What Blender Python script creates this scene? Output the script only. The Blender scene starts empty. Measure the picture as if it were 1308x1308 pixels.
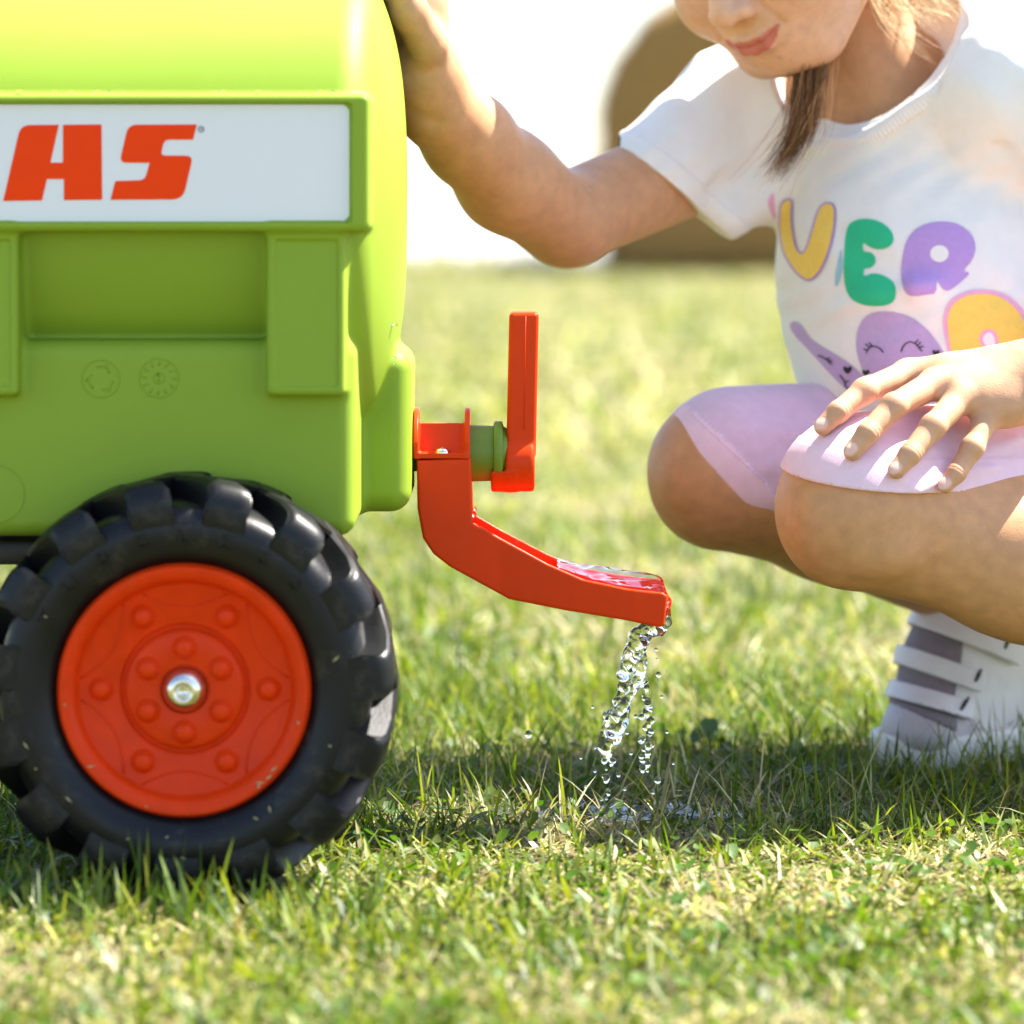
import bpy, bmesh, math, random
import numpy as np
from mathutils import Vector, Matrix, geometry
from mathutils.bvhtree import BVHTree

random.seed(7)
rng = np.random.default_rng(7)
C = bpy.context.scene.collection
S = bpy.context.scene

# ------------------------------------------------------------------ camera, sky, sun, exposure
F = 4620.0            # focal length in pixels of a 1308 px wide frame
HC = 0.387            # camera height
HORIZON = 250.0       # row of the horizon
cam_data = bpy.data.cameras.new('camera')
cam = bpy.data.objects.new('camera', cam_data); C.objects.link(cam)
cam.location = (0, 0, HC); cam.rotation_euler = (math.pi / 2, 0, 0)
cam_data.sensor_width = 36.0
cam_data.lens = F / 1308.0 * 36.0
cam_data.shift_y = -(654.0 - HORIZON) / 1308.0
cam_data.clip_start = 0.05; cam_data.clip_end = 2000
cam_data.dof.use_dof = True
cam_data.dof.focus_distance = 2.19
cam_data.dof.aperture_fstop = 5.6
S.camera = cam

SUN_EL, SUN_AZ = 57.0, 67.0
w = bpy.data.worlds.new('World'); S.world = w; w.use_nodes = True
wn = w.node_tree.nodes
sky = wn.new('ShaderNodeTexSky'); sky.sky_type = 'NISHITA'; sky.sun_disc = False
sky.sun_elevation = math.radians(SUN_EL); sky.sun_rotation = math.radians(SUN_AZ)
sky.air_density = 0.85; sky.dust_density = 1.0; sky.ozone_density = 0.4
w.node_tree.links.new(sky.outputs[0], wn['Background'].inputs[0])
wn['Background'].inputs[1].default_value = 0.078
sd = bpy.data.lights.new('sun', 'SUN'); sd.energy = 3.8; sd.angle = math.radians(0.5); sd.color = (1.0, 0.95, 0.86)
so = bpy.data.objects.new('sun', sd); C.objects.link(so)
el, az = math.radians(SUN_EL), math.radians(SUN_AZ)
sdir = Vector((math.sin(az) * math.cos(el), math.cos(az) * math.cos(el), math.sin(el)))
so.rotation_euler = (-sdir).to_track_quat('-Z', 'Y').to_euler()
so.location = (2, 2, 4)
S.render.engine = 'CYCLES'
S.view_settings.view_transform = 'Standard'; S.view_settings.look = 'None'
S.view_settings.exposure = 2.5; S.view_settings.gamma = 1.0
S.cycles.use_denoising = True
S.cycles.max_bounces = 10; S.cycles.transmission_bounces = 8; S.cycles.transparent_max_bounces = 8
S.cycles.sample_clamp_indirect = 6.0
S.cycles.caustics_refractive = False

# ------------------------------------------------------------------ helpers
def P(px, py, D):
    """point seen at pixel (px, py) at depth D"""
    return np.array([(px - 654.0) * D / F, D, HC - (py - HORIZON) * D / F])
def PX(px, D): return (px - 654.0) * D / F
def PZ(py, D): return HC - (py - HORIZON) * D / F

def tag(o, label=None, cat=None, group=None, kind=None):
    if label: o['label'] = label
    if cat: o['category'] = cat
    if group: o['group'] = group
    if kind: o['kind'] = kind
    return o
def empty(name, loc=(0, 0, 0), parent=None):
    o = bpy.data.objects.new(name, None); o.empty_display_size = 0.05
    o.location = loc; C.objects.link(o)
    if parent: o.parent = parent
    return o
def link(name, me, mats=None, parent=None, local=False):
    """link a mesh; with a parent the mesh is given in world coordinates unless local"""
    o = bpy.data.objects.new(name, me); C.objects.link(o)
    if mats is not None and len(me.materials) == 0:
        for m in (mats if isinstance(mats, (list, tuple)) else [mats]): me.materials.append(m)
    if parent is not None:
        o.parent = parent
        if not local: o.matrix_parent_inverse = Matrix.Translation(-world_loc(parent))
    return o
def world_loc(o):
    v = Vector(o.location)
    while o.parent is not None:
        p = o.parent
        v = v + o.matrix_parent_inverse.translation
        v = v + Vector(p.location); o = p
    return v
def mesh_np(name, verts, faces_flat, counts, normals=None, smooth=True, mats=None):
    verts = np.asarray(verts, np.float32); ff = np.asarray(faces_flat, np.int32).ravel(); counts = np.asarray(counts, np.int32)
    me = bpy.data.meshes.new(name)
    me.vertices.add(len(verts)); me.vertices.foreach_set('co', verts.ravel())
    me.loops.add(len(ff)); me.loops.foreach_set('vertex_index', ff)
    me.polygons.add(len(counts))
    st = np.zeros(len(counts), np.int32); st[1:] = np.cumsum(counts)[:-1]
    me.polygons.foreach_set('loop_start', st)
    try: me.polygons.foreach_set('loop_total', counts)
    except Exception: pass
    me.polygons.foreach_set('use_smooth', np.full(len(counts), smooth))
    if mats is not None: me.polygons.foreach_set('material_index', np.asarray(mats, np.int32))
    me.update(calc_edges=True); me.validate()
    if normals is not None:
        me.normals_split_custom_set_from_vertices([tuple(n) for n in normals.tolist()])
    return me
def mesh_py(name, verts, faces, smooth=False):
    me = bpy.data.meshes.new(name); me.from_pydata([tuple(map(float, v)) for v in verts], [], [tuple(f) for f in faces]); me.update()
    if smooth: me.polygons.foreach_set('use_smooth', np.ones(len(me.polygons), bool))
    return me
def color_attr(me, cols, name='tint'):
    a = me.color_attributes.new(name, 'FLOAT_COLOR', 'POINT')
    c = np.ones((len(me.vertices), 4), np.float32); c[:, :3] = cols
    a.data.foreach_set('color', c.ravel())

# ---- materials
def mat(name, color, rough=0.5, noise=0.0, nscale=60, bump=0.0, bscale=200, attr=None, **kw):
    m = bpy.data.materials.new(name); m.use_nodes = True
    nt = m.node_tree; b = nt.nodes['Principled BSDF']
    b.inputs['Base Color'].default_value = (*color, 1); b.inputs['Roughness'].default_value = rough
    for k, v in kw.items(): b.inputs[k.replace('_', ' ')].default_value = v
    tc = nt.nodes.new('ShaderNodeTexCoord')
    src = None
    if attr:
        a = nt.nodes.new('ShaderNodeVertexColor'); a.layer_name = attr; src = a.outputs[0]
    if noise > 0:
        n = nt.nodes.new('ShaderNodeTexNoise'); n.inputs['Scale'].default_value = nscale; n.inputs['Detail'].default_value = 6
        nt.links.new(tc.outputs['Object'], n.inputs['Vector'])
        mr = nt.nodes.new('ShaderNodeMapRange'); mr.inputs[1].default_value = 0.3; mr.inputs[2].default_value = 0.7
        mr.inputs[3].default_value = 1 - noise; mr.inputs[4].default_value = 1 + noise
        nt.links.new(n.outputs['Fac'], mr.inputs[0])
        mx = nt.nodes.new('ShaderNodeVectorMath'); mx.operation = 'SCALE'
        if src is not None: nt.links.new(src, mx.inputs[0])
        else: mx.inputs[0].default_value = color
        nt.links.new(mr.outputs[0], mx.inputs['Scale']); src = mx.outputs[0]
        mr2 = nt.nodes.new('ShaderNodeMapRange'); mr2.inputs[1].default_value = 0.3; mr2.inputs[2].default_value = 0.7
        mr2.inputs[3].default_value = max(0.02, rough - 0.07); mr2.inputs[4].default_value = min(1, rough + 0.07)
        nt.links.new(n.outputs['Fac'], mr2.inputs[0]); nt.links.new(mr2.outputs[0], b.inputs['Roughness'])
    if src is not None: nt.links.new(src, b.inputs['Base Color'])
    if bump > 0:
        n2 = nt.nodes.new('ShaderNodeTexNoise'); n2.inputs['Scale'].default_value = bscale; n2.inputs['Detail'].default_value = 4
        nt.links.new(tc.outputs['Object'], n2.inputs['Vector'])
        bp = nt.nodes.new('ShaderNodeBump'); bp.inputs['Strength'].default_value = bump; bp.inputs['Distance'].default_value = 0.001
        nt.links.new(n2.outputs['Fac'], bp.inputs['Height']); nt.links.new(bp.outputs[0], b.inputs['Normal'])
    return m

M = {}
M['green'] = mat('green_plastic', (0.222, 0.325, 0.022), 0.56, 0.035, 9, 0.06, 900, Specular_IOR_Level=0.26)
M['green_dark'] = mat('green_valve_plastic', (0.13, 0.20, 0.008), 0.5, 0.05, 60, 0.08, 700)
M['red'] = mat('red_plastic', (0.66, 0.040, 0.002), 0.38, 0.05, 40, 0.05, 700, Specular_IOR_Level=0.14)
M['rim_red'] = mat('rim_red_plastic', (0.68, 0.038, 0.002), 0.40, 0.08, 70, 0.10, 500, Specular_IOR_Level=0.14)
M['tyre'] = mat('black_tyre_plastic', (0.0065, 0.0065, 0.007), 0.38, 0.25, 50, 0.12, 600, Specular_IOR_Level=0.26)
def dusty(m, col, lo, hi, amt, sc):
    nt = m.node_tree; b = nt.nodes['Principled BSDF']; l = b.inputs['Base Color'].links[0]; src = l.from_socket
    tc = nt.nodes.new('ShaderNodeTexCoord'); n = nt.nodes.new('ShaderNodeTexNoise'); n.inputs['Scale'].default_value = sc; n.inputs['Detail'].default_value = 9; n.inputs['Roughness'].default_value = .7
    nt.links.new(tc.outputs['Object'], n.inputs['Vector'])
    r = nt.nodes.new('ShaderNodeMapRange'); r.inputs[1].default_value = lo; r.inputs[2].default_value = hi; r.inputs[4].default_value = amt; nt.links.new(n.outputs['Fac'], r.inputs[0])
    x = nt.nodes.new('ShaderNodeMix'); x.data_type = 'RGBA'; x.inputs[7].default_value = (*col, 1); nt.links.new(r.outputs[0], x.inputs[0]); nt.links.new(src, x.inputs[6]); nt.links.new(x.outputs[2], b.inputs['Base Color'])
dusty(M['tyre'], (.16, .13, .09), .54, .74, .30, 38)
dusty(M['rim_red'], (.40, .22, .12), .62, .78, .30, 60)
M['dark'] = mat('black_chassis_plastic', (0.012, 0.012, 0.016), 0.45, 0.1)
M['chrome'] = mat('zinc_metal', (0.72, 0.68, 0.58), 0.22, 0.05, 80, Metallic=1.0)
M['label'] = mat('white_sticker', (0.70, 0.69, 0.685), 0.4, 0.012, 40)
M['label_red'] = mat('red_print', (0.84, 0.050, 0.002), 0.45, 0.02, 60, Specular_IOR_Level=0.1)
M['label_grey'] = mat('grey_print', (0.25, 0.25, 0.25), 0.4)
M['shirt'] = mat('white_cotton', (0.80, 0.775, 0.74), 0.9, 0.02, 120, 0.45, 1100)
M['collar'] = mat('white_ribbed_cotton', (0.80, 0.78, 0.76), 0.9, 0.02, 120)
M['shorts'] = mat('lilac_jersey', (0.67, 0.46, 0.575), 0.9, 0.05, 160, 0.3, 1600, Sheen_Weight=0.2)
M['hemband'] = mat('pink_hem_jersey', (0.82, 0.56, 0.66), 0.9, 0.03, 160, 0.3, 1600)
M['skin'] = mat('skin', (0.5, 0.25, 0.12), 0.5, 0.10, 110, 0.16, 850, attr='tint', Subsurface_Weight=0.10, Subsurface_Radius=(0.006, 0.0025, 0.0012), Specular_IOR_Level=0.32)
M['hair'] = mat('brown_hair', (0.20, 0.10, 0.04), 0.5, 0.1, 100, attr='tint', Specular_IOR_Level=0.25)
M['shoe'] = mat('white_shoe_leather', (0.74, 0.69, 0.69), 0.6, 0.05, 80, 0.15, 500)
M['shoe_trim'] = mat('mauve_shoe_mesh', (0.21, 0.165, 0.185), 0.8, 0.1, 100, 0.3, 900)
M['shoe_toe'] = mat('pinkish_shoe_toe', (0.48, 0.42, 0.44), 0.6, 0.06, 80)
M['sole'] = mat('white_rubber_sole', (0.78, 0.75, 0.72), 0.6, 0.04, 80)

def sock_mat():
    m = mat('pink_pattern_sock', (0.7, 0.5, 0.55), 0.9); nt = m.node_tree; b = nt.nodes['Principled BSDF']
    tc = nt.nodes.new('ShaderNodeTexCoord'); wv = nt.nodes.new('ShaderNodeTexWave'); wv.inputs['Scale'].default_value = 26
    wv.inputs['Distortion'].default_value = 3.5; wv.inputs['Detail'].default_value = 1; wv.bands_direction = 'DIAGONAL'
    r = nt.nodes.new('ShaderNodeValToRGB'); r.color_ramp.elements[0].position = 0.35; r.color_ramp.elements[1].position = 0.55
    r.color_ramp.elements[0].color = (0.62, 0.22, 0.30, 1); r.color_ramp.elements[1].color = (0.72, 0.62, 0.58, 1)
    nt.links.new(tc.outputs['Object'], wv.inputs['Vector']); nt.links.new(wv.outputs['Fac'], r.inputs[0]); nt.links.new(r.outputs[0], b.inputs['Base Color'])
    return m
M['sock'] = sock_mat()
def print_mat(name, col): return mat(name, col, 0.75, 0.05, 300, 0.2, 1500)
M['p_yellow'] = print_mat('print_yellow', (0.86, 0.58, 0.10)); M['p_purple'] = print_mat('print_purple', (0.44, 0.27, 0.60))
M['p_green'] = print_mat('print_green', (0.015, 0.46, 0.22)); M['p_lilac'] = print_mat('print_lilac', (0.46, 0.33, 0.56))
M['p_pink'] = print_mat('print_pink', (0.78, 0.38, 0.55)); M['p_black'] = print_mat('print_black', (0.01, 0.01, 0.015)); M['p_blue'] = print_mat('print_blue', (0.28, 0.52, 0.62))
def film_mat():
    # a clear thin layer of water: what lies below shows straight through, the sky mirrors off the top
    m = bpy.data.materials.new('water_film'); m.use_nodes = True; nt = m.node_tree; nt.nodes.remove(nt.nodes['Principled BSDF'])
    t = nt.nodes.new('ShaderNodeBsdfTransparent'); t.inputs[0].default_value = (.80, .81, .81, 1)
    g = nt.nodes.new('ShaderNodeBsdfGlossy'); g.inputs['Roughness'].default_value = 0.02
    fr = nt.nodes.new('ShaderNodeFresnel'); fr.inputs[0].default_value = 1.33; mx = nt.nodes.new('ShaderNodeMixShader')
    nt.links.new(fr.outputs[0], mx.inputs[0]); nt.links.new(t.outputs[0], mx.inputs[1]); nt.links.new(g.outputs[0], mx.inputs[2]); nt.links.new(mx.outputs[0], nt.nodes['Material Output'].inputs[0])
    return m
M['film'] = film_mat()
def water_mat():
    m = bpy.data.materials.new('water'); m.use_nodes = True; b = m.node_tree.nodes['Principled BSDF']
    b.inputs['Base Color'].default_value = (1, 1, 1, 1); b.inputs['Roughness'].default_value = 0.01; b.inputs['IOR'].default_value = 1.33
    b.inputs['Transmission Weight'].default_value = 1.0
    return m
M['water'] = water_mat()

# ---- signed distance modelling
f32 = np.float32
def V(*a): return np.array(a, f32)
def smin(a, b, k):
    if k <= 0: return np.minimum(a, b)
    h = np.maximum(k - np.abs(a - b), 0) / k
    return np.minimum(a, b) - h * h * k * 0.25
def smax(a, b, k): return -smin(-a, -b, k)
def rcone(a, b, r1, r2):
    """tapered capsule"""
    a = np.asarray(a, f32); b = np.asarray(b, f32)
    ba = b - a; l2 = float(ba @ ba)
    def f(p):
        pa = p - a; t = np.clip(pa @ ba / l2, 0, 1)
        return np.linalg.norm(pa - t[..., None] * ba, axis=-1) - (r1 + (r2 - r1) * t)
    f.bs = ((a + b) / 2, math.sqrt(l2) / 2 + max(r1, r2)); return f
def chain(pts, rads, k=0.004):
    """a bent tapered limb through several joints"""
    fs = [rcone(pts[i], pts[i + 1], rads[i], rads[i + 1]) for i in range(len(pts) - 1)]
    def f(p):
        d = fs[0](p)
        for g in fs[1:]: d = smin(d, g(p), k)
        return d
    return f
def ellipsoid(c, r, R=None):
    c = np.asarray(c, f32); r = np.asarray(r, f32); Rm = None if R is None else np.asarray(R, f32)
    def f(p):
        q = p - c
        if Rm is not None: q = q @ Rm
        k0 = np.linalg.norm(q / r, axis=-1); k1 = np.linalg.norm(q / (r * r), axis=-1)
        return np.where(k1 > 1e-6, k0 * (k0 - 1) / np.maximum(k1, 1e-6), -r.min())
    return f
def rbox(lo, hi, r):
    lo = np.asarray(lo, f32); hi = np.asarray(hi, f32); c = (lo + hi) / 2; h = (hi - lo) / 2 - r
    def f(p):
        q = np.abs(p - c) - h
        return np.linalg.norm(np.maximum(q, 0), axis=-1) + np.minimum(q.max(-1), 0) - r
    return f
def plane(pt, n):
    pt = np.asarray(pt, f32); n = np.asarray(n, f32); n = n / np.linalg.norm(n)
    return lambda p: (p - pt) @ n
def poly2d(pts):
    """signed distance to a polygon in the x, z plane"""
    pts = np.asarray(pts, f32)
    def f(x, z):
        d = np.full(x.shape, 1e9, f32); s = np.ones(x.shape, f32)
        n = len(pts)
        for i in range(n):
            a = pts[i]; b = pts[i - 1]
            ex, ez = b[0] - a[0], b[1] - a[1]; wx, wz = x - a[0], z - a[1]
            t = np.clip((wx * ex + wz * ez) / (ex * ex + ez * ez + 1e-12), 0, 1)
            d = np.minimum(d, (wx - ex * t) ** 2 + (wz - ez * t) ** 2)
            c1 = z >= a[1]; c2 = z < b[1]; c3 = ex * wz > ez * wx
            flip = (c1 & c2 & c3) | (~c1 & ~c2 & ~c3)
            s = np.where(flip, -s, s)
        return s * np.sqrt(d)
    return f
class Union:
    """ordered smooth union of (sdf, k); evaluated only where a piece matters"""
    def __init__(self): self.items = []
    def add(self, f, k=0.01): self.items.append((f, k)); return self
    def __call__(self, p):
        d = None
        for f, k in self.items:
            v = f(p); d = v if d is None else smin(d, v, k)
        return d
def polygonize(f, lo, hi, h, B=8, lip=1.3, keep=None, newton=2):
    lo = np.asarray(lo, f32); hi = np.asarray(hi, f32)
    nb = np.maximum(1, np.ceil((hi - lo) / (h * B)).astype(int))
    gi = np.stack(np.meshgrid(*[np.arange(n) for n in nb], indexing='ij'), -1).reshape(-1, 3)
    cen = lo + (gi + 0.5) * (h * B)
    dc = np.concatenate([f(cen[i:i + 60000].astype(f32)) for i in range(0, len(cen), 60000)])
    gi = gi[np.abs(dc) < lip * (h * B * 0.8661 + h)]
    o = np.arange(B + 1); off = np.stack(np.meshgrid(o, o, o, indexing='ij'), -1).reshape(-1, 3)
    N = nb * B + 2
    K, VP, VA = [], [], []
    ch = 200
    for i in range(0, len(gi), ch):
        g = gi[i:i + ch]
        idx = g[:, None, :] * B + off[None]
        p = (lo + idx * h).astype(f32)
        v = f(p.reshape(-1, 3)).reshape(len(g), B + 1, B + 1, B + 1)
        c = [[v[:, a:a + B, b:b + B, e:e + B] for a, b, e in ((x >> 2 & 1, x >> 1 & 1, x & 1) for x in range(8))]][0]
        neg = sum((q < 0).astype(np.int8) for q in c)
        act = (neg > 0) & (neg < 8)
        w_ = np.nonzero(act)
        if len(w_[0]) == 0: continue
        cv = np.stack([q[w_] for q in c], 1)
        base = g[w_[0]] * B + np.stack(w_[1:], 1)
        acc = np.zeros((len(base), 3), f32); cnt = np.zeros(len(base), f32)
        cr = np.array([[x >> 2 & 1, x >> 1 & 1, x & 1] for x in range(8)], f32)
        for a in range(8):
            for bit in (4, 2, 1):
                b = a | bit
                if b == a: continue
                va, vb = cv[:, a], cv[:, b]
                m = (va < 0) != (vb < 0)
                t = np.where(m, va / np.where(m, va - vb, 1), 0)
                acc += np.where(m[:, None], cr[a] + t[:, None] * (cr[b] - cr[a]), 0); cnt += m
        VP.append(lo + (base + acc / cnt[:, None]) * h)
        K.append((base[:, 0].astype(np.int64) * N[1] + base[:, 1]) * N[2] + base[:, 2])
        VA.append(cv[:, [0, 4, 2, 1]] < 0)
    K = np.concatenate(K); VP = np.concatenate(VP).astype(f32); VA = np.concatenate(VA)
    if keep is not None:
        kk = keep(VP); K, VP, VA = K[kk], VP[kk], VA[kk]
    od = np.argsort(K); K, VP, VA = K[od], VP[od], VA[od]
    st = np.array([N[1] * N[2], N[2], 1], np.int64)
    quads = []
    for ax, (u, v_) in enumerate(((1, 2), (2, 0), (0, 1))):
        m = np.nonzero(VA[:, 0] != VA[:, ax + 1])[0]
        k0 = K[m]
        ids = [m]; ok = np.ones(len(m), bool)
        for dk in (st[u], st[u] + st[v_], st[v_]):
            j = np.searchsorted(K, k0 - dk); j = np.minimum(j, len(K) - 1); ok &= K[j] == k0 - dk; ids.append(j)
        q = np.stack(ids, 1)[ok]; ins = VA[m, 0][ok]
        q[~ins] = q[~ins][:, ::-1]
        quads.append(q[:, ::-1] if False else q)
    Q = np.concatenate(quads)
    def grad(p):
        e = h * 0.4; g = np.zeros_like(p)
        for a in range(3):
            d = np.zeros(3, f32); d[a] = e
            g[:, a] = (f(p + d) - f(p - d)) / (2 * e)
        return g
    for _ in range(newton):
        g = grad(VP); d = f(VP); g2 = np.maximum((g * g).sum(1), 0.25)
        st_ = -(d / g2)[:, None] * g
        ln = np.linalg.norm(st_, axis=1, keepdims=True)
        VP = (VP + st_ * np.minimum(1, h * 0.7 / np.maximum(ln, 1e-9))).astype(f32)
    g = grad(VP); nrm = g / np.maximum(np.linalg.norm(g, axis=1, keepdims=True), 1e-9)
    # quads wind outward
    a, b, c_ = VP[Q[:, 0]], VP[Q[:, 1]], VP[Q[:, 2]]
    fn = np.cross(b - a, c_ - a); flip = (fn * nrm[Q[:, 0]]).sum(1) < 0
    Q[flip] = Q[flip][:, ::-1]
    used = np.zeros(len(VP), bool); used[Q.ravel()] = True
    re = np.cumsum(used) - 1
    return VP[used], re[Q], nrm[used]
def sdf_mesh(name, f, lo, hi, h, normals=True, **kw):
    v, q, n = polygonize(f, lo, hi, h, **kw)
    return mesh_np(name, v, q, np.full(len(q), 4), n if normals else None), v, q, n

def lathe(name, prof, seg=96, axis='y', smooth=True):
    """revolve a list of (radius, y) round the y axis"""
    vs, fs = [], []
    n = len(prof)
    for i in range(seg):
        a = 2 * math.pi * i / seg
        for r, y in prof: vs.append((r * math.cos(a), y, r * math.sin(a)))
    for i in range(seg):
        j = (i + 1) % seg
        for k in range(n - 1): fs.append((i * n + k, j * n + k, j * n + k + 1, i * n + k + 1))
    me = mesh_py(name, vs, fs, smooth)
    bm = bmesh.new(); bm.from_mesh(me); bmesh.ops.remove_doubles(bm, verts=bm.verts, dist=1e-6); bmesh.ops.recalc_face_normals(bm, faces=bm.faces)
    bm.to_mesh(me); bm.free(); return me
def sharp(me, deg=35):
    try: me.set_sharp_from_angle(angle=math.radians(deg))
    except Exception: pass
    return me
def prism(name, pts_xz, y0, y1, bev=0.0, seg=2):
    """polygon in x, z extruded from y0 to y1, bevelled"""
    bm = bmesh.new(); n = len(pts_xz)
    a = [bm.verts.new((x, y0, z)) for x, z in pts_xz]; b = [bm.verts.new((x, y1, z)) for x, z in pts_xz]
    bm.faces.new(a); bm.faces.new(b[::-1])
    for i in range(n): bm.faces.new((a[i - 1], b[i - 1], b[i], a[i])) if False else bm.faces.new((a[i], b[i], b[i - 1], a[i - 1]))
    bmesh.ops.recalc_face_normals(bm, faces=bm.faces)
    if bev > 0: bmesh.ops.bevel(bm, geom=bm.edges[:], offset=bev, segments=seg, affect='EDGES', profile=0.5, clamp_overlap=True)
    me = bpy.data.meshes.new(name); bm.to_mesh(me); bm.free()
    me.polygons.foreach_set('use_smooth', np.ones(len(me.polygons), bool)); return sharp(me, 40)
def tube_path(pts, rad, seg=8, closed=False):
    pts = [Vector(p) for p in pts]; n = len(pts); vs, fs = [], []
    if np.isscalar(rad): rad = [rad] * n
    up = None
    for i in range(n):
        if closed: t = (pts[(i + 1) % n] - pts[i - 1]).normalized()
        else: t = (pts[min(i + 1, n - 1)] - pts[max(i - 1, 0)]).normalized()
        if up is None: up = t.orthogonal().normalized()
        up = (up - t * up.dot(t)).normalized(); s = t.cross(up)
        for k in range(seg):
            a = 2 * math.pi * k / seg; vs.append(pts[i] + (up * math.cos(a) + s * math.sin(a)) * rad[i])
    for i in range(n if closed else n - 1):
        j = (i + 1) % n
        for k in range(seg): fs.append((i * seg + k, i * seg + (k + 1) % seg, j * seg + (k + 1) % seg, j * seg + k))
    if not closed:
        fs.append(tuple(range(seg))[::-1]); fs.append(tuple((n - 1) * seg + k for k in range(seg)))
    return vs, fs
def join_geo(parts):
    vs, fs = [], []
    for v, f in parts:
        o = len(vs); vs += list(v); fs += [tuple(i + o for i in q) for q in f]
    return vs, fs
def smooth_closed(pts, it=2):
    """Chaikin corner cutting"""
    p = np.asarray(pts, float)
    for _ in range(it):
        q = np.roll(p, -1, 0); p = np.stack([p * .75 + q * .25, p * .25 + q * .75], 1).reshape(-1, 2)
    return p

# ------------------------------------------------------------------ ground
def lawn_mat():
    m = bpy.data.materials.new('lawn_soil'); m.use_nodes = True; nt = m.node_tree; b = nt.nodes['Principled BSDF']
    tc = nt.nodes.new('ShaderNodeTexCoord')
    def nz(s, d=8):
        n = nt.nodes.new('ShaderNodeTexNoise'); n.inputs['Scale'].default_value = s; n.inputs['Detail'].default_value = d
        nt.links.new(tc.outputs['Object'], n.inputs['Vector']); return n
    n1, n2, n3 = nz(3.1), nz(55), nz(0.8)
    r = nt.nodes.new('ShaderNodeValToRGB'); e = r.color_ramp.elements
    e[0].position = 0.36; e[0].color = (0.048, 0.058, 0.012, 1); e[1].position = 0.66; e[1].color = (0.28, 0.21, 0.10, 1)
    k = e.new(0.5); k.color = (0.095, 0.095, 0.030, 1)
    ad = nt.nodes.new('ShaderNodeMath'); ad.operation = 'MULTIPLY_ADD'; ad.inputs[1].default_value = 0.5
    nt.links.new(n2.outputs['Fac'], ad.inputs[0])
    mu = nt.nodes.new('ShaderNodeMath'); mu.operation = 'MULTIPLY'; mu.inputs[1].default_value = 0.5
    nt.links.new(n1.outputs['Fac'], mu.inputs[0]); nt.links.new(mu.outputs[0], ad.inputs[2])
    nt.links.new(ad.outputs[0], r.inputs[0]); nt.links.new(r.outputs[0], b.inputs['Base Color'])
    b.inputs['Roughness'].default_value = 0.95
    bp = nt.nodes.new('ShaderNodeBump'); bp.inputs['Strength'].default_value = 0.8; bp.inputs['Distance'].default_value = 0.01
    nt.links.new(n2.outputs['Fac'], bp.inputs['Height']); nt.links.new(bp.outputs[0], b.inputs['Normal'])
    return m
M['lawn'] = lawn_mat()
M['yard'] = mat('pale_gravel', (0.36, 0.34, 0.31), 0.95, 0.08, 2.0, 0.3, 40)
EDGE = 19.0
def sheet(name, x0, x1, y0, y1, z, m):
    return tag(link(name, mesh_py(name, [(x0, y0, z), (x1, y0, z), (x1, y1, z), (x0, y1, z)], [(0, 1, 2, 3)]), m), kind='structure')
sheet('lawn', -60, 60, -40, EDGE, 0.0, M['lawn'])
sheet('gravel_yard', -900, 900, EDGE, 1500, -0.004, M['yard'])

def grass_mat():
    m = bpy.data.materials.new('grass_blade'); m.use_nodes = True; nt = m.node_tree
    nt.nodes.remove(nt.nodes['Principled BSDF']); out = nt.nodes['Material Output']
    a = nt.nodes.new('ShaderNodeVertexColor'); a.layer_name = 'tint'
    d = nt.nodes.new('ShaderNodeBsdfPrincipled'); d.inputs['Roughness'].default_value = 0.48; d.inputs['Specular IOR Level'].default_value = 0.4
    t = nt.nodes.new('ShaderNodeBsdfTranslucent'); mx = nt.nodes.new('ShaderNodeMixShader'); mx.inputs[0].default_value = 0.42
    g = nt.nodes.new('ShaderNodeMix'); g.data_type = 'RGBA'; g.blend_type = 'MULTIPLY'; g.inputs[0].default_value = 1.0
    g.inputs[7].default_value = (1.15, 1.25, 0.62, 1)
    nt.links.new(a.outputs[0], g.inputs[6]); nt.links.new(g.outputs[2], t.inputs[0])
    nt.links.new(a.outputs[0], d.inputs['Base Color']); nt.links.new(d.outputs[0], mx.inputs[1]); nt.links.new(t.outputs[0], mx.inputs[2])
    nt.links.new(mx.outputs[0], out.inputs[0])
    return m
M['grass'] = grass_mat()
def patch(x, y, s):
    return 0.5 + 0.25 * (np.sin(x * s + 1.3 * np.sin(y * s * .8)) + np.sin(y * s * 1.13 + 1.7 * np.sin(x * s * .63 + 1)))
def blades(x, y, hgt, wid, lean, az, cols, curl=0.5, z0=0.0):
    """one tapered bent blade per row: 7 points, 2 quads and a tip"""
    n = len(x)
    tt = np.array([0, .38, .74, 1.0]); wv = np.array([.8, 1.0, .62, 0])
    dx, dy = np.cos(az), np.sin(az)
    fa = az + math.pi / 2 + rng.normal(0, .5, n); sx, sy = np.cos(fa), np.sin(fa)
    vs = []
    for t, w_ in zip(tt, wv):
        a = lean * (1 + curl * t)
        hr = hgt * t * np.sin(a); hz = hgt * t * np.cos(a)
        c = np.stack([x + dx * hr, y + dy * hr, np.maximum(hz, .0008 + .004 * t) + z0], -1)
        if w_ == 0: vs.append(c[:, None]); continue
        o = np.stack([sx * wid * w_ / 2, sy * wid * w_ / 2, np.zeros(n)], -1)
        vs.append(np.stack([c - o, c + o], 1))
    v = np.concatenate(vs, 1).reshape(-1, 3)
    b = (np.arange(n) * 7)[:, None]
    fl = np.concatenate([b + np.array([[0, 1, 3, 2, 2, 3, 5, 4, 4, 5, 6]])], 1)
    cn = np.tile([4, 4, 3], n)
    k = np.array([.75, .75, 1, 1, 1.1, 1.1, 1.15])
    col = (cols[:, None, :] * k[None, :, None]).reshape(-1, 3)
    return v, fl.ravel(), cn, col
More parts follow.
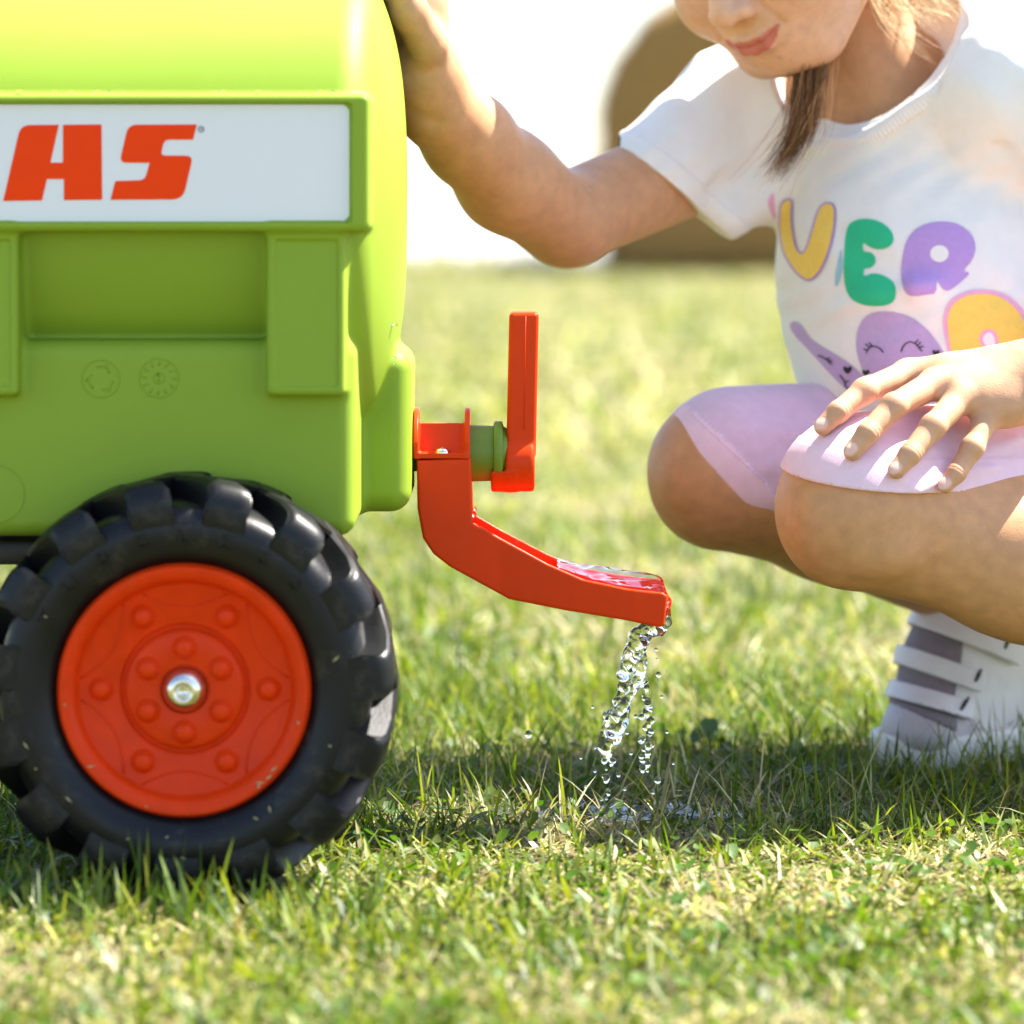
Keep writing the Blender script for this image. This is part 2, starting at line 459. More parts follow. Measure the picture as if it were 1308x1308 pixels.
def near_points(n, y0, y1, pad=0.22, p=0.0):
    y = y0 + (y1 - y0) * rng.random(n) if p == 0 else np.exp(np.log(y0) + (np.log(y1) - np.log(y0)) * rng.random(n))
    hw = y * 0.1416 + pad
    return (rng.random(n) * 2 - 1) * hw, y
GREENS = np.array([[.070, .122, .005], [.110, .168, .007], [.160, .198, .010], [.042, .082, .005], [.215, .222, .018]])
STRAWS = np.array([[.42, .36, .19], [.34, .28, .14], [.55, .48, .30], [.22, .165, .075], [.36, .35, .12]])
def tyre_clear(x, y):
    return ~((np.abs(x + .181) < .055) & (y > 1.985) & (y < 2.07))
def wet_clear(x, y):   # thin grass where the water lands
    return ~((((x - .075) / .075) ** 2 + ((y - 2.22) / .035) ** 2 < 1) & (rng.random(len(x)) < .35))
geo = []
def add_blades(n, y0, y1, hr, wr, leanm, straw, pad=.22, p=0, zone=None, curl=.5, hpow=1.6):
    x, y = near_points(n, y0, y1, pad, p)
    k = tyre_clear(x, y) & wet_clear(x, y)
    if zone is not None: k &= zone(x, y)
    x, y = x[k], y[k]; n = len(x)
    dry = np.clip(straw + .8 * (patch(x, y, 7.5) - .5) + .8 * (patch(x + 3, y, 23.) - .5), 0, 1)
    isd = rng.random(n) < dry
    cols = np.where(isd[:, None], STRAWS[rng.integers(0, 5, n)], GREENS[rng.integers(0, 5, n)]) * rng.uniform(.75, 1.25, (n, 1))
    h = hr[0] + (hr[1] - hr[0]) * rng.random(n) ** hpow
    ln = np.abs(rng.normal(leanm, .28, n)); ln = np.where(isd, ln + .35 * rng.random(n), ln); ln = np.minimum(ln, 1.5)
    geo.append(blades(x, y, h, rng.uniform(*wr, n), ln, rng.random(n) * 6.283, cols, curl))
# foreground, sunlit, short and dry
add_blades(30000, 1.38, 2.18, (.007, .026), (.0014, .0042), .85, .50)
add_blades(5500, 1.38, 2.2, (.014, .032), (.0010, .0026), .5, .30)
add_blades(16000, 1.38, 2.30, (.010, .034), (.0008, .0024), 1.32, .98, curl=.12)
# taller green blades in the belt by spout and shoe; straw cut to darken its shade
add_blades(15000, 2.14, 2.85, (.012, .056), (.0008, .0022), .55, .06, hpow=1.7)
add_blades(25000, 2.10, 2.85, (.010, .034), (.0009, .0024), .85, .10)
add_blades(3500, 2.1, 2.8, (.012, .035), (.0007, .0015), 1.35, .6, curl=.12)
# a fringe in front of the tyre
add_blades(600, 1.90, 1.985, (.020, .046), (.0018, .0032), .28, .12, zone=lambda x, y: (x > -.33) & (x < -.07))
# middle distance and far lawn
add_blades(52000, 2.75, 5.5, (.012, .048), (.0020, .0042), .70, .34, pad=.3, p=1)
add_blades(52000, 5.3, EDGE, (.014, .052), (.005, .014), .65, .60, pad=.5, p=1)
x = rng.uniform(-4.5, 4.5, 5000); y = EDGE - .9 * rng.random(5000) ** 2; n = 5000   # unmown fringe at the lawn's far edge
geo.append(blades(x, y, rng.uniform(.03, .15, n), rng.uniform(.008, .02, n), np.abs(rng.normal(.4, .3, n)), rng.random(n) * 6.28, np.where(rng.random((n, 1)) < .6, STRAWS[rng.integers(0, 5, n)], GREENS[rng.integers(0, 5, n)])))
# rest of the lawn to both sides, sparse
x = rng.uniform(-2.2, 2.2, 16000); y = rng.uniform(1.0, 4.5, 16000); k = np.abs(x) > y * .1416 + .2; x, y = x[k], y[k]; n = len(x)
geo.append(blades(x, y, rng.uniform(.015, .045, n), rng.uniform(.002, .004, n), np.abs(rng.normal(.5, .3, n)), rng.random(n) * 6.28, GREENS[rng.integers(0, 5, n)]))
def merge(gs):
    vs, fs, cs, co = [], [], [], []; o = 0
    for v, f, c, k in gs: vs.append(v); fs.append(f + o); cs.append(c); co.append(k); o += len(v)
    return np.concatenate(vs), np.concatenate(fs), np.concatenate(cs), np.concatenate(co)
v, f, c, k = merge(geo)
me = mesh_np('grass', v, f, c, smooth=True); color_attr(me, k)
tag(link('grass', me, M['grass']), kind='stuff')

def leaves(x, y, z, r, el, az, tilt, cols, ns=8, notch=0.0):
    """flat leaf fans on short stalks: rounded outlines of ns points, cupped"""
    n = len(x); a = np.linspace(0, 2 * math.pi, ns, endpoint=False)
    rad = 1 - notch * (np.cos(3 * a) > .7)
    lx = np.cos(a) * rad; ly = np.sin(a) * rad
    u = np.stack([np.cos(az) * np.cos(tilt), np.sin(az) * np.cos(tilt), np.sin(tilt)], -1)
    w_ = np.stack([-np.sin(az), np.cos(az), np.zeros(n)], -1)
    cen = np.stack([x, y, z], -1)
    rim = cen[:, None] + (lx[None, :, None] * u[:, None] * (r * el)[:, None, None] + ly[None, :, None] * w_[:, None] * r[:, None, None])
    rim[:, :, 2] += (r * .22)[:, None]
    v = np.concatenate([cen[:, None], rim], 1).reshape(-1, 3)
    b = (np.arange(n) * (ns + 1))[:, None]
    tri = np.array([[0, 1 + i, 1 + (i + 1) % ns] for i in range(ns)]).ravel()[None]
    return v, (b + tri).ravel(), np.full(n * ns, 3), np.repeat(cols, ns + 1, 0)
n = 9000
x, y = near_points(n, 1.4, 3.2, .2); kk = tyre_clear(x, y) & (patch(x, y, 11.) > .40); x, y = x[kk], y[kk]; n = len(x)
cols = np.array([[.055, .125, .010], [.08, .145, .012], [.11, .14, .016]])[rng.integers(0, 3, n)] * rng.uniform(.7, 1.2, (n, 1))
g1 = leaves(x, y, rng.uniform(.003, .016, n), rng.uniform(.0016, .0042, n), rng.uniform(1, 1.8, n), rng.random(n) * 6.28, rng.uniform(-.8, 1.0, n), cols, notch=.25)
bx = np.array([PX(580, 2.2), PX(610, 2.19), PX(560, 2.2), PX(748, 2.28), PX(905, 2.5), PX(890, 2.48), PX(1035, 2.36), PX(1110, 2.4), PX(1195, 2.3), PX(1265, 2.05), PX(1285, 2.04), PX(1240, 2.06), PX(625, 2.2), PX(960, 2.2), PX(1160, 2.06), PX(1075, 2.05)])
by = np.array([2.2, 2.19, 2.2, 2.28, 2.5, 2.48, 2.36, 2.4, 2.3, 2.05, 2.04, 2.06, 2.21, 2.2, 2.06, 2.05])
n = len(bx); cols = np.tile([[.045, .11, .012]], (n, 1)) * rng.uniform(.8, 1.3, (n, 1))
g2 = leaves(bx, by, np.array([.012, .010, .014, .018, .018, .016, .012, .010, .008, .006, .008, .006, .006, .004, .006, .006]), rng.uniform(.0045, .0075, n), rng.uniform(1.2, 1.9, n),
            rng.random(n) * 6.28, rng.uniform(-.1, .6, n), cols, ns=14, notch=.18)
v, f, c, k = merge([g1, g2])
me = mesh_np('ground_cover', v, f, c); color_attr(me, k)
tag(link('clover', me, M['grass']), kind='stuff')

# ------------------------------------------------------------------ round hay bale far behind
def hay_mat():
    m = mat('dry_hay', (0.17, 0.105, 0.045), 0.95); nt = m.node_tree; b = nt.nodes['Principled BSDF']
    tc = nt.nodes.new('ShaderNodeTexCoord'); mp = nt.nodes.new('ShaderNodeMapping'); mp.inputs['Scale'].default_value = (6, 1, 30)
    n = nt.nodes.new('ShaderNodeTexNoise'); n.inputs['Scale'].default_value = 3; n.inputs['Detail'].default_value = 9
    r = nt.nodes.new('ShaderNodeValToRGB'); r.color_ramp.elements[0].color = (0.24, 0.122, 0.030, 1); r.color_ramp.elements[1].color = (0.52, 0.29, 0.080, 1)
    r.color_ramp.elements[0].position = .35; r.color_ramp.elements[1].position = .68
    nt.links.new(tc.outputs['Object'], mp.inputs[0]); nt.links.new(mp.outputs[0], n.inputs['Vector']); nt.links.new(n.outputs['Fac'], r.inputs[0]); nt.links.new(r.outputs[0], b.inputs['Base Color'])
    bp = nt.nodes.new('ShaderNodeBump'); bp.inputs['Strength'].default_value = 1; bp.inputs['Distance'].default_value = .03
    nt.links.new(n.outputs['Fac'], bp.inputs['Height']); nt.links.new(bp.outputs[0], b.inputs['Normal'])
    return m
BD = 18.0; bc = P(962, 160, BD); BR = 192 * BD / F
def bale():
    vs, fs = [], []; NA, rings = 96, [(0, 0.0), (.25, .0), (.5, .005), (.75, 0), (.93, .012), (1, .07), (1.0, .3), (1.005, .6), (1.0, .9), (1, 1.13), (.93, 1.19), (.5, 1.2), (0, 1.2)]
    for i in range(NA):
        a = 2 * math.pi * i / NA
        ca, sa = math.cos(a), math.sin(a)
        p = 2.0 + 6.0 * min(1, max(0, .25 - sa) * 1.6)
        q = (abs(ca) ** p + abs(sa) ** p) ** (-1 / p)
        for k_, (r, d) in enumerate(rings):
            j = BR * r * q * (1 + .012 * math.sin(a * 9 + k_) + .008 * math.sin(a * 23 + 2 * k_))
            vs.append((bc[0] + ca * j, BD + d + .012 * math.sin(a * 5 + k_ * 2.1) * r, max(0.002, bc[2] + sa * j)))
    n = len(rings)
    for i in range(NA):
        for k_ in range(n - 1): fs.append((i * n + k_, i * n + k_ + 1, ((i + 1) % NA) * n + k_ + 1, ((i + 1) % NA) * n + k_))
    me = mesh_py('bale', vs, fs, True)
    bm = bmesh.new(); bm.from_mesh(me); bmesh.ops.remove_doubles(bm, verts=bm.verts, dist=1e-5); bmesh.ops.recalc_face_normals(bm, faces=bm.faces); bm.to_mesh(me); bm.free()
    return me
bo = tag(link('hay_bale', bale(), hay_mat()), 'brown round hay bale on the far edge of the lawn', 'hay bale')
rs = random.Random(3); parts = []
for i in range(420):   # loose stalks that stand out of the bale's edge
    a = rs.uniform(0, math.pi); r0 = BR * rs.uniform(.97, 1.0); d = rs.uniform(0, 1.2)
    p0 = (bc[0] + math.cos(a) * r0, BD + d, bc[2] + math.sin(a) * r0); L = rs.uniform(.02, .07); t = a + rs.uniform(-1.1, 1.1)
    parts.append(tube_path([p0, (p0[0] + math.cos(t) * L, p0[1] + rs.uniform(-.03, .03), p0[2] + math.sin(t) * L)], [.004, .002], 3))
tag(link('loose_stalks', mesh_py('stalks', *join_geo(parts)), hay_mat(), bo), kind='stuff')
# ------------------------------------------------------------------ toy water tanker
tanker = tag(empty('toy_tanker', (-.181, 2.2, 0)), 'lime green plastic toy water tanker with black tyres and red spout on the grass', 'toy tanker')
TY, TZ, TX = 2.2, 0.385, -.285
def barrel(p):
    y = np.abs(p[:, 1] - TY) / .150; z = np.abs(p[:, 2] - TZ) / .138
    q = (y ** 2.15 + z ** 2.15 + 1e-9) ** (1 / 2.15)
    rad = (q - 1) * .140
    xe = np.abs(p[:, 0] - TX) - (.2205 - .022 * np.minimum(q, 1.3) ** 3.5)
    return smax(rad, xe, .014)
def XZ(px, py, D): return (PX(px, D), PZ(py, D))
frame = rbox((-.49, 2.030, PZ(296, 2.03)), (PX(473, 2.03), 2.11, PZ(119, 2.03)), .0045)
label_cut = rbox((-.478, 2.0, PZ(285, 2.03)), (PX(449, 2.03), 2.0340, PZ(131, 2.03)), .0015)
lower = rbox((-.48, 2.05, PZ(686, 2.05)), (PX(453, 2.05), 2.35, PZ(435, 2.05)), .0095)
mid = rbox((-.474, 2.083, .25), (PX(447, 2.05), 2.317, .43), .006)
outlet = rbox((-.13, 2.148, PZ(646, 2.2)), (PX(528, 2.2), 2.252, PZ(441, 2.2)), .0125)
def pillar(x0, x1):
    a = rbox((PX(x0, 2.036), 2.036, PZ(506, 2.036)), (PX(x1, 2.036), 2.12, PZ(285, 2.036)), .0035)
    b = rbox((PX(x0 + 12, 2.036), 2.0, PZ(494, 2.036)), (PX(x1 - 10, 2.036), 2.0375, PZ(307, 2.036)), .001)
    return lambda p: smax(a(p), -b(p), .001)
pil = [pillar(340, 441), pillar(-80, 23)]
def tank_sdf(p):
    d = smin(barrel(p), smin(mid(p), lower(p), .004), .004)
    d = smin(d, smax(frame(p), -label_cut(p), .001), .003)
    for q in pil: d = smin(d, q(p), .005)
    return smin(d, outlet(p), .006)
me, tv, tq, tn = sdf_mesh('tank', tank_sdf, (-.52, 2.015, .18), (-.05, 2.39, .54), .0022)
link('tank', me, M['green'], tanker)

def flat_poly(name, pts, D, th=.0006):
    return prism(name, [XZ(a, b, D) for a, b in pts], D - th, D, 0)
def rrect(x0, y0, x1, y1, r, n=6):
    o = []
    for cx, cy, a0 in ((x1 - r, y0 + r, -90), (x1 - r, y1 - r, 0), (x0 + r, y1 - r, 90), (x0 + r, y0 + r, 180)):
        for i in range(n + 1):
            a = math.radians(a0 + 90 * i / n); o.append((cx + r * math.cos(a), cy + r * math.sin(a)))
    return o
lab = link('label_plate', flat_poly('label', rrect(-398, 133, 447, 283, 13), 2.0345, .0007), M['label'], tanker)
LD = 2.0345 - .0007
def fillet(pts, radii, n=5):
    out = []
    m = len(pts)
    for i in range(m):
        p0, p1, p2 = map(np.array, (pts[i - 1], pts[i], pts[(i + 1) % m])); r = radii.get(i, 0)
        if r == 0: out.append(tuple(p1)); continue
        a = p1 + (p0 - p1) / np.linalg.norm(p0 - p1) * r; b = p1 + (p2 - p1) / np.linalg.norm(p2 - p1) * r
        for k_ in range(n + 1):
            t = k_ / n; out.append(tuple((1 - t) ** 2 * a + 2 * t * (1 - t) * p1 + t * t * b))
    return out
q = 1 / 2.422
A_ = [(a * q, b * q) for a, b in [(64, 387), (182, 386), (156, 503), (195, 503), (195, 386), (314, 385), (316, 618), (198, 619), (198, 554), (145, 554), (130, 620), (10, 622)]]
S_ = [(a * q, b * q) for a, b in [(397, 386), (609, 385), (597, 432), (508, 432), (497, 481), (597, 482), (566, 617), (342, 618), (357, 560), (448, 557), (463, 504), (370, 503)]]
link('letter', flat_poly('letter_a', fillet(A_, {0: 12}), LD, .0004), M['label_red'], lab)
link('letter', flat_poly('letter_s', fillet(S_, {0: 11, 5: 9, 6: 14, 9: 7, 4: 6, 11: 9, 3: 7}), LD, .0004), M['label_red'], lab)
v, f = tube_path([(PX(257, LD) + .0016 * math.cos(a), LD - .0002, PZ(165, LD) + .0016 * math.sin(a)) for a in np.linspace(0, 6.283, 17)[:-1]], .0003, 5, True)
v2, f2 = tube_path([(PX(256, LD), LD - .0002, PZ(167, LD)), (PX(256, LD), LD - .0002, PZ(163.5, LD)), (PX(258.5, LD), LD - .0002, PZ(164, LD)), (PX(258.5, LD), LD - .0002, PZ(166.5, LD))], .00025, 4)
link('registered_mark', mesh_py('registered', *join_geo([(v, f), (v2, f2)])), M['label_grey'], lab)

# moulded marks on the lower body: recycling triangle, date wheel, plain ring
MD = 2.05
def ring(px, py, r, rad=.0004, n=40):
    return tube_path([(PX(px + r * math.cos(a), MD), MD, PZ(py + r * math.sin(a), MD)) for a in np.linspace(0, 2 * math.pi, n + 1)[:-1]], rad, 6, True)
def line(pts, rad=.0004): return tube_path([(PX(a, MD), MD, PZ(b, MD)) for a, b in pts], rad, 6)
g = [ring(129, 484, 24)]
for k_ in range(3):
    a0 = math.radians(180 + 120 * k_)
    c_ = [(129 + 16 * math.cos(a0 + t), 484 + 16 * math.sin(a0 + t)) for t in (-.9, -.35, .1)]
    g.append(line(c_, .0005)); hx, hy = c_[-1]
    g.append(line([(hx + 6 * math.cos(a0 + 2.4), hy + 6 * math.sin(a0 + 2.4)), (hx, hy), (hx + 6 * math.cos(a0 - .9), hy + 6 * math.sin(a0 - .9))], .0005))
link('recycling_mark', mesh_py('recycling', *join_geo(g), True), M['green'], tanker)
g = [ring(203, 483, 25), ring(203, 483, 7)]
for k_ in range(12):
    a = k_ * math.pi / 6; g.append(line([(203 + 16 * math.cos(a), 483 + 16 * math.sin(a)), (203 + 22 * math.cos(a + .08), 483 + 22 * math.sin(a + .08))], .0005))
g.append(line([(203, 490), (203, 476), (200, 480)], .0005))
link('date_wheel_mark', mesh_py('date_wheel', *join_geo(g), True), M['green'], tanker)
link('moulded_ring', mesh_py('moulded_ring', *ring(-6, 631, 37, .0004, 60), True), M['green'], tanker)

# chassis and axle under the tank
link('chassis_bar', prism('chassis', [(-.47, PZ(690, 2.1)), (-.15, PZ(690, 2.1)), (-.15, PZ(722, 2.1)), (-.47, PZ(722, 2.1))], 2.1, 2.3, .003), M['dark'], tanker)
WX, WZ = PX(235, 1.992), PZ(882, 1.992)
v, f = tube_path([(WX, 2.0, WZ), (WX - .018, 2.41, WZ)], .006, 12)
link('axle', mesh_py('axle', v, f, True), M['chrome'], tanker)
link('axle_bracket', prism('axle_bracket', [(WX - .03, WZ - .02), (WX + .02, WZ - .02), (WX + .03, .2), (WX - .04, .2)], 2.12, 2.28, .004), M['dark'], tanker)

# one wheel, in its own coordinates, axis along y, outer side at -y
wheel = empty('wheel', (0, 0, 0)); wheel.parent = tanker; wheel.matrix_parent_inverse = Matrix.Translation(-Vector(tanker.location)); wheel.location = (WX, 2.024, WZ)
def wl(name, me, m): return link(name, me, m, wheel, local=True)
half = [(.0690, -.020), (.0700, -.0290), (.0730, -.0325), (.078, -.0360), (.085, -.0378), (.091, -.0378), (.0960, -.0364), (.1000, -.0335), (.1028, -.027), (.1040, -.012), (.1042, 0)]
wl('tyre', lathe('tyre', half + [(r, -y) for r, y in half[::-1][1:]], 128), M['tyre'])
def lug_mesh(sgn):
    prof = [(.0880, -.0340), (.0890, -.0371), (.0950, -.0382), (.1010, -.0384), (.1080, -.0378), (.1135, -.0348), (.1160, -.0295), (.1170, -.018), (.1172, .013), (.1125, .0150), (.0990, .0150)]
    vs, fs = [], []; na = 7; n = len(prof)
    for i in range(na):
        t = i / (na - 1) * 2 - 1
        for r, y in prof:
            wdt = math.radians(7.0 + 0.8 * (r < .097)) ; sk = math.radians(17) * ((y + .038) / .05) ** 1.4 if y > -.038 else 0
            rr = r - (.0013 if abs(t) > .99 else 0) * (1 if r > .105 else .3)
            a = t * wdt * (1 - .12 * (r > .112)) + sk
            vs.append((rr * math.cos(a), y * sgn, rr * math.sin(a)))
    for i in range(na - 1):
        for k_ in range(n): fs.append((i * n + k_, i * n + (k_ + 1) % n, (i + 1) * n + (k_ + 1) % n, (i + 1) * n + k_))
    fs.append(tuple(range(n))[::-1]); fs.append(tuple((na - 1) * n + k_ for k_ in range(n)))
    me = mesh_py('lug', vs, fs, True)
    bm = bmesh.new(); bm.from_mesh(me); bmesh.ops.recalc_face_normals(bm, faces=bm.faces)
    ed = [e for e in bm.edges if len(e.link_faces) == 2 and e.calc_face_angle(0) > .9]
    bmesh.ops.bevel(bm, geom=ed, offset=.0011, segments=2, affect='EDGES', clamp_overlap=True)
    bm.to_mesh(me); bm.free(); me.polygons.foreach_set('use_smooth', np.ones(len(me.polygons), bool)); return sharp(me, 50)
lm = [lug_mesh(1), lug_mesh(-1)]
for k_ in range(15):
    for s_ in (0, 1):
        o = wl('lug', lm[s_], M['tyre']); o.rotation_euler = (0, math.radians(-(4 + 24 * k_ + 12 * s_)), 0)
rimp = [(.0705, -.018), (.0700, -.0325), (.0682, -.0350), (.0650, -.0352), (.0622, -.0335), (.0606, -.0318), (.0596, -.0290), (.0588, -.0266), (.0574, -.0258),
        (.0372, -.0258), (.0358, -.0250), (.0350, -.0236), (.0338, -.0236), (.0330, -.0262), (.0318, -.0284), (.0300, -.0290), (.0148, -.0290), (.0134, -.0284), (.0128, -.0262), (.0105, -.0258), (0, -.0258)]
wl('rim', sharp(lathe('rim', rimp, 128), 50), M['rim_red'])
bolt = lathe('bolt', [(.0074, .0006), (.0066, -.0006), (.0052, -.0019), (.0045, -.0036), (.0034, -.0046), (.0016, -.0050), (0, -.0051)], 20)
for k_ in range(6):
    a = math.radians(60 * k_); o = wl('bolt', bolt, M['rim_red']); o.location = (.0461 * math.cos(a), -.0258, .0461 * math.sin(a))
    a += math.radians(30); o = wl('bolt', bolt, M['rim_red']); o.location = (.0233 * math.cos(a), -.0290, .0233 * math.sin(a))
g = []
for k_ in range(6):
    a0 = math.radians(30 + 60 * k_); pts = []
    for t in np.linspace(-1, 1, 17):
        a = a0 + t * math.radians(24); r = .0578 - .0125 * (1 - t * t) ** .8
        pts.append((r * math.cos(a), -.0257, r * math.sin(a)))
    g.append(tube_path(pts, .0007, 6))
wl('rim_scallop', mesh_py('scallops', *join_geo(g), True), M['rim_red'])
wl('hub_nut', sharp(lathe('hub_nut', [(.0120, -.0255), (.0120, -.0300), (.0114, -.0325), (.0098, -.0352), (.0078, -.0372), (.0062, -.0380), (.0046, -.0380), (.0040, -.0372), (.0030, -.0352), (.0012, -.0345), (0, -.0345)], 48), 55), M['chrome'])
def text_mesh(ch, size, ext):
    cu = bpy.data.curves.new('text', 'FONT'); cu.body = ch; cu.size = size; cu.extrude = ext; cu.align_x = 'CENTER'; cu.resolution_u = 3
    o = bpy.data.objects.new('text', cu); me = bpy.data.meshes.new_from_object(o); bpy.data.objects.remove(o); bpy.data.curves.remove(cu); return me
def arc_text(word, r, a_start, a_step, size):
    vs, fs = [], []
    for i, ch in enumerate(word):
        t = text_mesh(ch, size, .0011); a = math.radians(a_start - a_step * i); o = len(vs)
        for v_ in t.vertices:
            rr = r + v_.co.y; aa = a - v_.co.x / r
            yy = -.0376 - v_.co.z * 1.6 + max(0, .0850 - rr) * .26
            vs.append((rr * math.cos(aa), yy, rr * math.sin(aa)))
        fs += [tuple(o + j for j in p.vertices) for p in t.polygons]
    return vs, fs
wl('lettering', mesh_py('lettering', *arc_text('TUBELESS', .0815, 152, 15.5, .0125)), M['tyre'])
def copy_tree(o, parent):
    c_ = o.copy(); C.objects.link(c_); c_.parent = parent
    for ch in [h for h in bpy.data.objects if h.parent == o]: copy_tree(ch, c_)
    return c_
w2 = copy_tree(wheel, tanker); w2.location = (WX - .020, 2.385, WZ); w2.rotation_euler = (0, 0, math.pi)

# red spout, open trough
SD_ = 2.17
outer = [(532, 588), (601, 586), (604, 667), (640, 688), (700, 720), (745, 739), (800, 750), (846, 755), (852, 759), (848, 797), (843, 800), (800, 791), (720, 779), (650, 766), (575, 725), (553, 708), (540, 688), (533, 650)]
inner = [(537, 570), (596, 570), (598, 672), (606, 640), (700, 640), (900, 690), (900, 792), (846, 794), (800, 786), (720, 773), (652, 760), (578, 719), (557, 703), (545, 686), (538, 650)]
po = poly2d([XZ(a, b, SD_) for a, b in outer]); pi_ = poly2d([XZ(a, b, SD_) for a, b in inner])
def sp_w(x): return .028 + .010 * np.clip((x - PX(640, 2.2)) / .08, 0, 1)
def spout_sdf(p):
    w_ = sp_w(p[:, 0]); y = np.abs(p[:, 1] - 2.2)
    d = smax(po(p[:, 0], p[:, 2]), y - w_, .002)
    return smax(d, -np.maximum(pi_(p[:, 0], p[:, 2]), y - (w_ - .0026)), .0012)
me, *_ = sdf_mesh('spout', spout_sdf, (PX(520, 2.17), 2.155, PZ(810, 2.17)), (PX(862, 2.17), 2.245, PZ(575, 2.17)), .0011)
spout = link('spout', me, M['red'], tanker)
# clamp on top of the spout
def bracket_sdf(p):
    x, y, z = p[:, 0], p[:, 1] - 2.2, p[:, 2]
    zt = PZ(521, 2.2); zb = PZ(586, 2.17)
    prof = np.maximum(np.maximum(zb - z, z - zt), np.abs(y) - .028)
    arc = np.sqrt((y) ** 2 + (z - (zt - .030)) ** 2) - .030
    prof = np.maximum(prof, arc)
    fl = np.minimum(np.abs(x - PX(532, 2.19)), np.abs(x - PX(597, 2.19))) - .0016
    d = smax(prof, fl, .001)
    bx_ = np.maximum(PX(532, 2.19) - x, x - PX(597, 2.19))
    floor_ = smax(np.maximum(np.abs(z - (zb + .0015)) - .0016, np.abs(y) - .028), bx_, .001)
    back = smax(np.maximum(np.abs(y * .97 - (z - zb) * .22 + .0185) - .0013, np.maximum(zb - z, z - PZ(541, 2.18))), bx_, .001)
    return smin(smin(d, floor_, .0015), back, .002)
me, *_ = sdf_mesh('bracket', bracket_sdf, (PX(522, 2.2), 2.165, PZ(592, 2.17)), (PX(606, 2.2), 2.235, PZ(515, 2.2)), .0009)
br = link('clamp_bracket', me, M['red'], tanker)
sc_ = lathe('screw', [(.0048, .0), (.0048, -.0010), (.0040, -.0022), (.0025, -.0030), (.0012, -.0031), (.0010, -.0022), (0, -.0022)], 24)
o = link('screw', sc_, M['chrome'], br, local=True)
o.location = (PX(565, 2.176), 2.1765, PZ(586, 2.17) + .003); o.rotation_euler = (math.radians(-90), 0, 0)
# valve neck and ring
nz = PZ(579, 2.2)
def xlathe(name, prof, seg=48):
    me = lathe(name, [(r, x) for x, r in prof], seg)
    me.transform(Matrix.Rotation(math.radians(-90), 4, 'Z')); return me
def xl(px): return PX(px, 2.2)
me = xlathe('neck', [(xl(520), 0), (xl(520), .011), (xl(598), .011), (xl(599), .0172), (xl(630), .0168), (xl(631), .0190), (xl(633), .0196), (xl(640), .0196), (xl(642), .0190), (xl(643), .0166), (xl(648), .0150), (xl(648), 0)])
me.transform(Matrix.Translation((0, 2.2, nz)))
link('valve_neck', sharp(me, 40), M['green_dark'], tanker)
def handle_sdf(p):
    x, y, z = p[:, 0], p[:, 1] - 2.2, p[:, 2]
    lean = (z - PZ(600, 2.19)) * .022
    arm = rbox((PX(646, 2.19), -.0125, PZ(585, 2.19)), (PX(684, 2.19), .0125, PZ(399, 2.19)), .0028)(np.stack([x - lean, y, z], -1))
    hz_ = PZ(592, 2.19); rr = np.sqrt(y * y + (z - hz_) ** 2)
    hub = smax(rr - .0178, np.maximum(PX(645, 2.19) - x, x - PX(683, 2.19)), .003)
    foot = smax(np.maximum(rr - .0180, .0128 - rr), np.maximum(np.maximum(PX(627, 2.19) - x, x - PX(660, 2.19)), z - PZ(601, 2.19)), .002)
    return smin(smin(arm, hub, .0012), foot, .002)
me, *_ = sdf_mesh('tap_handle', handle_sdf, (PX(620, 2.19), 2.175, PZ(640, 2.19)), (PX(696, 2.19), 2.225, PZ(392, 2.19)), .0010)
handle = link('tap_handle', me, M['red'], tanker)
v, f = tube_path([(PX(668, 2.19) + .0006, 2.2 - .0126, PZ(548, 2.19)), (PX(669.5, 2.19) + .001, 2.2 - .0126, PZ(404, 2.19))], .00022, 5)
link('mould_seam', mesh_py('seam', v, f, True), M['red'], handle)
# bits of dry grass stuck to the wheel
rs = random.Random(9); parts = []
for i in range(20):
    a = rs.uniform(math.radians(185), math.radians(355)) if i < 15 else rs.uniform(0, 6.28); r = rs.choice([.0655, .0665, .080, .086, .091]); yy = 2.024 - (.0358 if r < .07 else .0388)
    L, t = rs.uniform(.0012, .006), rs.uniform(0, 3.14); c0 = (WX + r * math.cos(a), yy, WZ + r * math.sin(a)); dx, dz = math.cos(t) * L / 2, math.sin(t) * L / 2; nx, nz_ = -math.sin(t) * .0006, math.cos(t) * .0006
    parts.append(([(c0[0] - dx, yy, c0[2] - dz), (c0[0] + nx, yy - .0004, c0[2] + nz_), (c0[0] + dx, yy, c0[2] + dz), (c0[0] - nx, yy - .0004, c0[2] - nz_)], [(0, 1, 2, 3)]))
tag(link('grass_clippings', mesh_py('clippings', *join_geo(parts)), mat('dry_clipping', (.42, .34, .17), .9), tanker), kind='stuff')
# wet beads on the ledge above the label
rs = random.Random(5); parts = []
for i in range(34):
    px_ = rs.uniform(0, 440) if i < 26 else rs.uniform(478, 500); r = rs.uniform(.0006, .0019)
    if i < 26: c0 = (PX(px_, 2.035), rs.uniform(2.034, 2.043), PZ(119, 2.03) + r * .2)
    else: c0 = (PX(505, 2.15), 2.13, PZ(rs.uniform(150, 480), 2.15))
    bm = bmesh.new(); bmesh.ops.create_uvsphere(bm, u_segments=8, v_segments=5, radius=r)
    parts.append(([(a.co.x * 1.3 + c0[0], a.co.y + c0[1], a.co.z * .8 + c0[2]) for a in bm.verts], [tuple(b.index for b in fc.verts) for fc in bm.faces])); bm.free()
tag(link('water_beads', mesh_py('beads', *join_geo(parts), True), M['water'], tanker), kind='stuff')
# ------------------------------------------------------------------ the crouching girl
girl = tag(empty('person', (.36, 2.36, 0)), 'crouching girl in a white printed t-shirt and lilac shorts with one hand on the tanker', 'person')
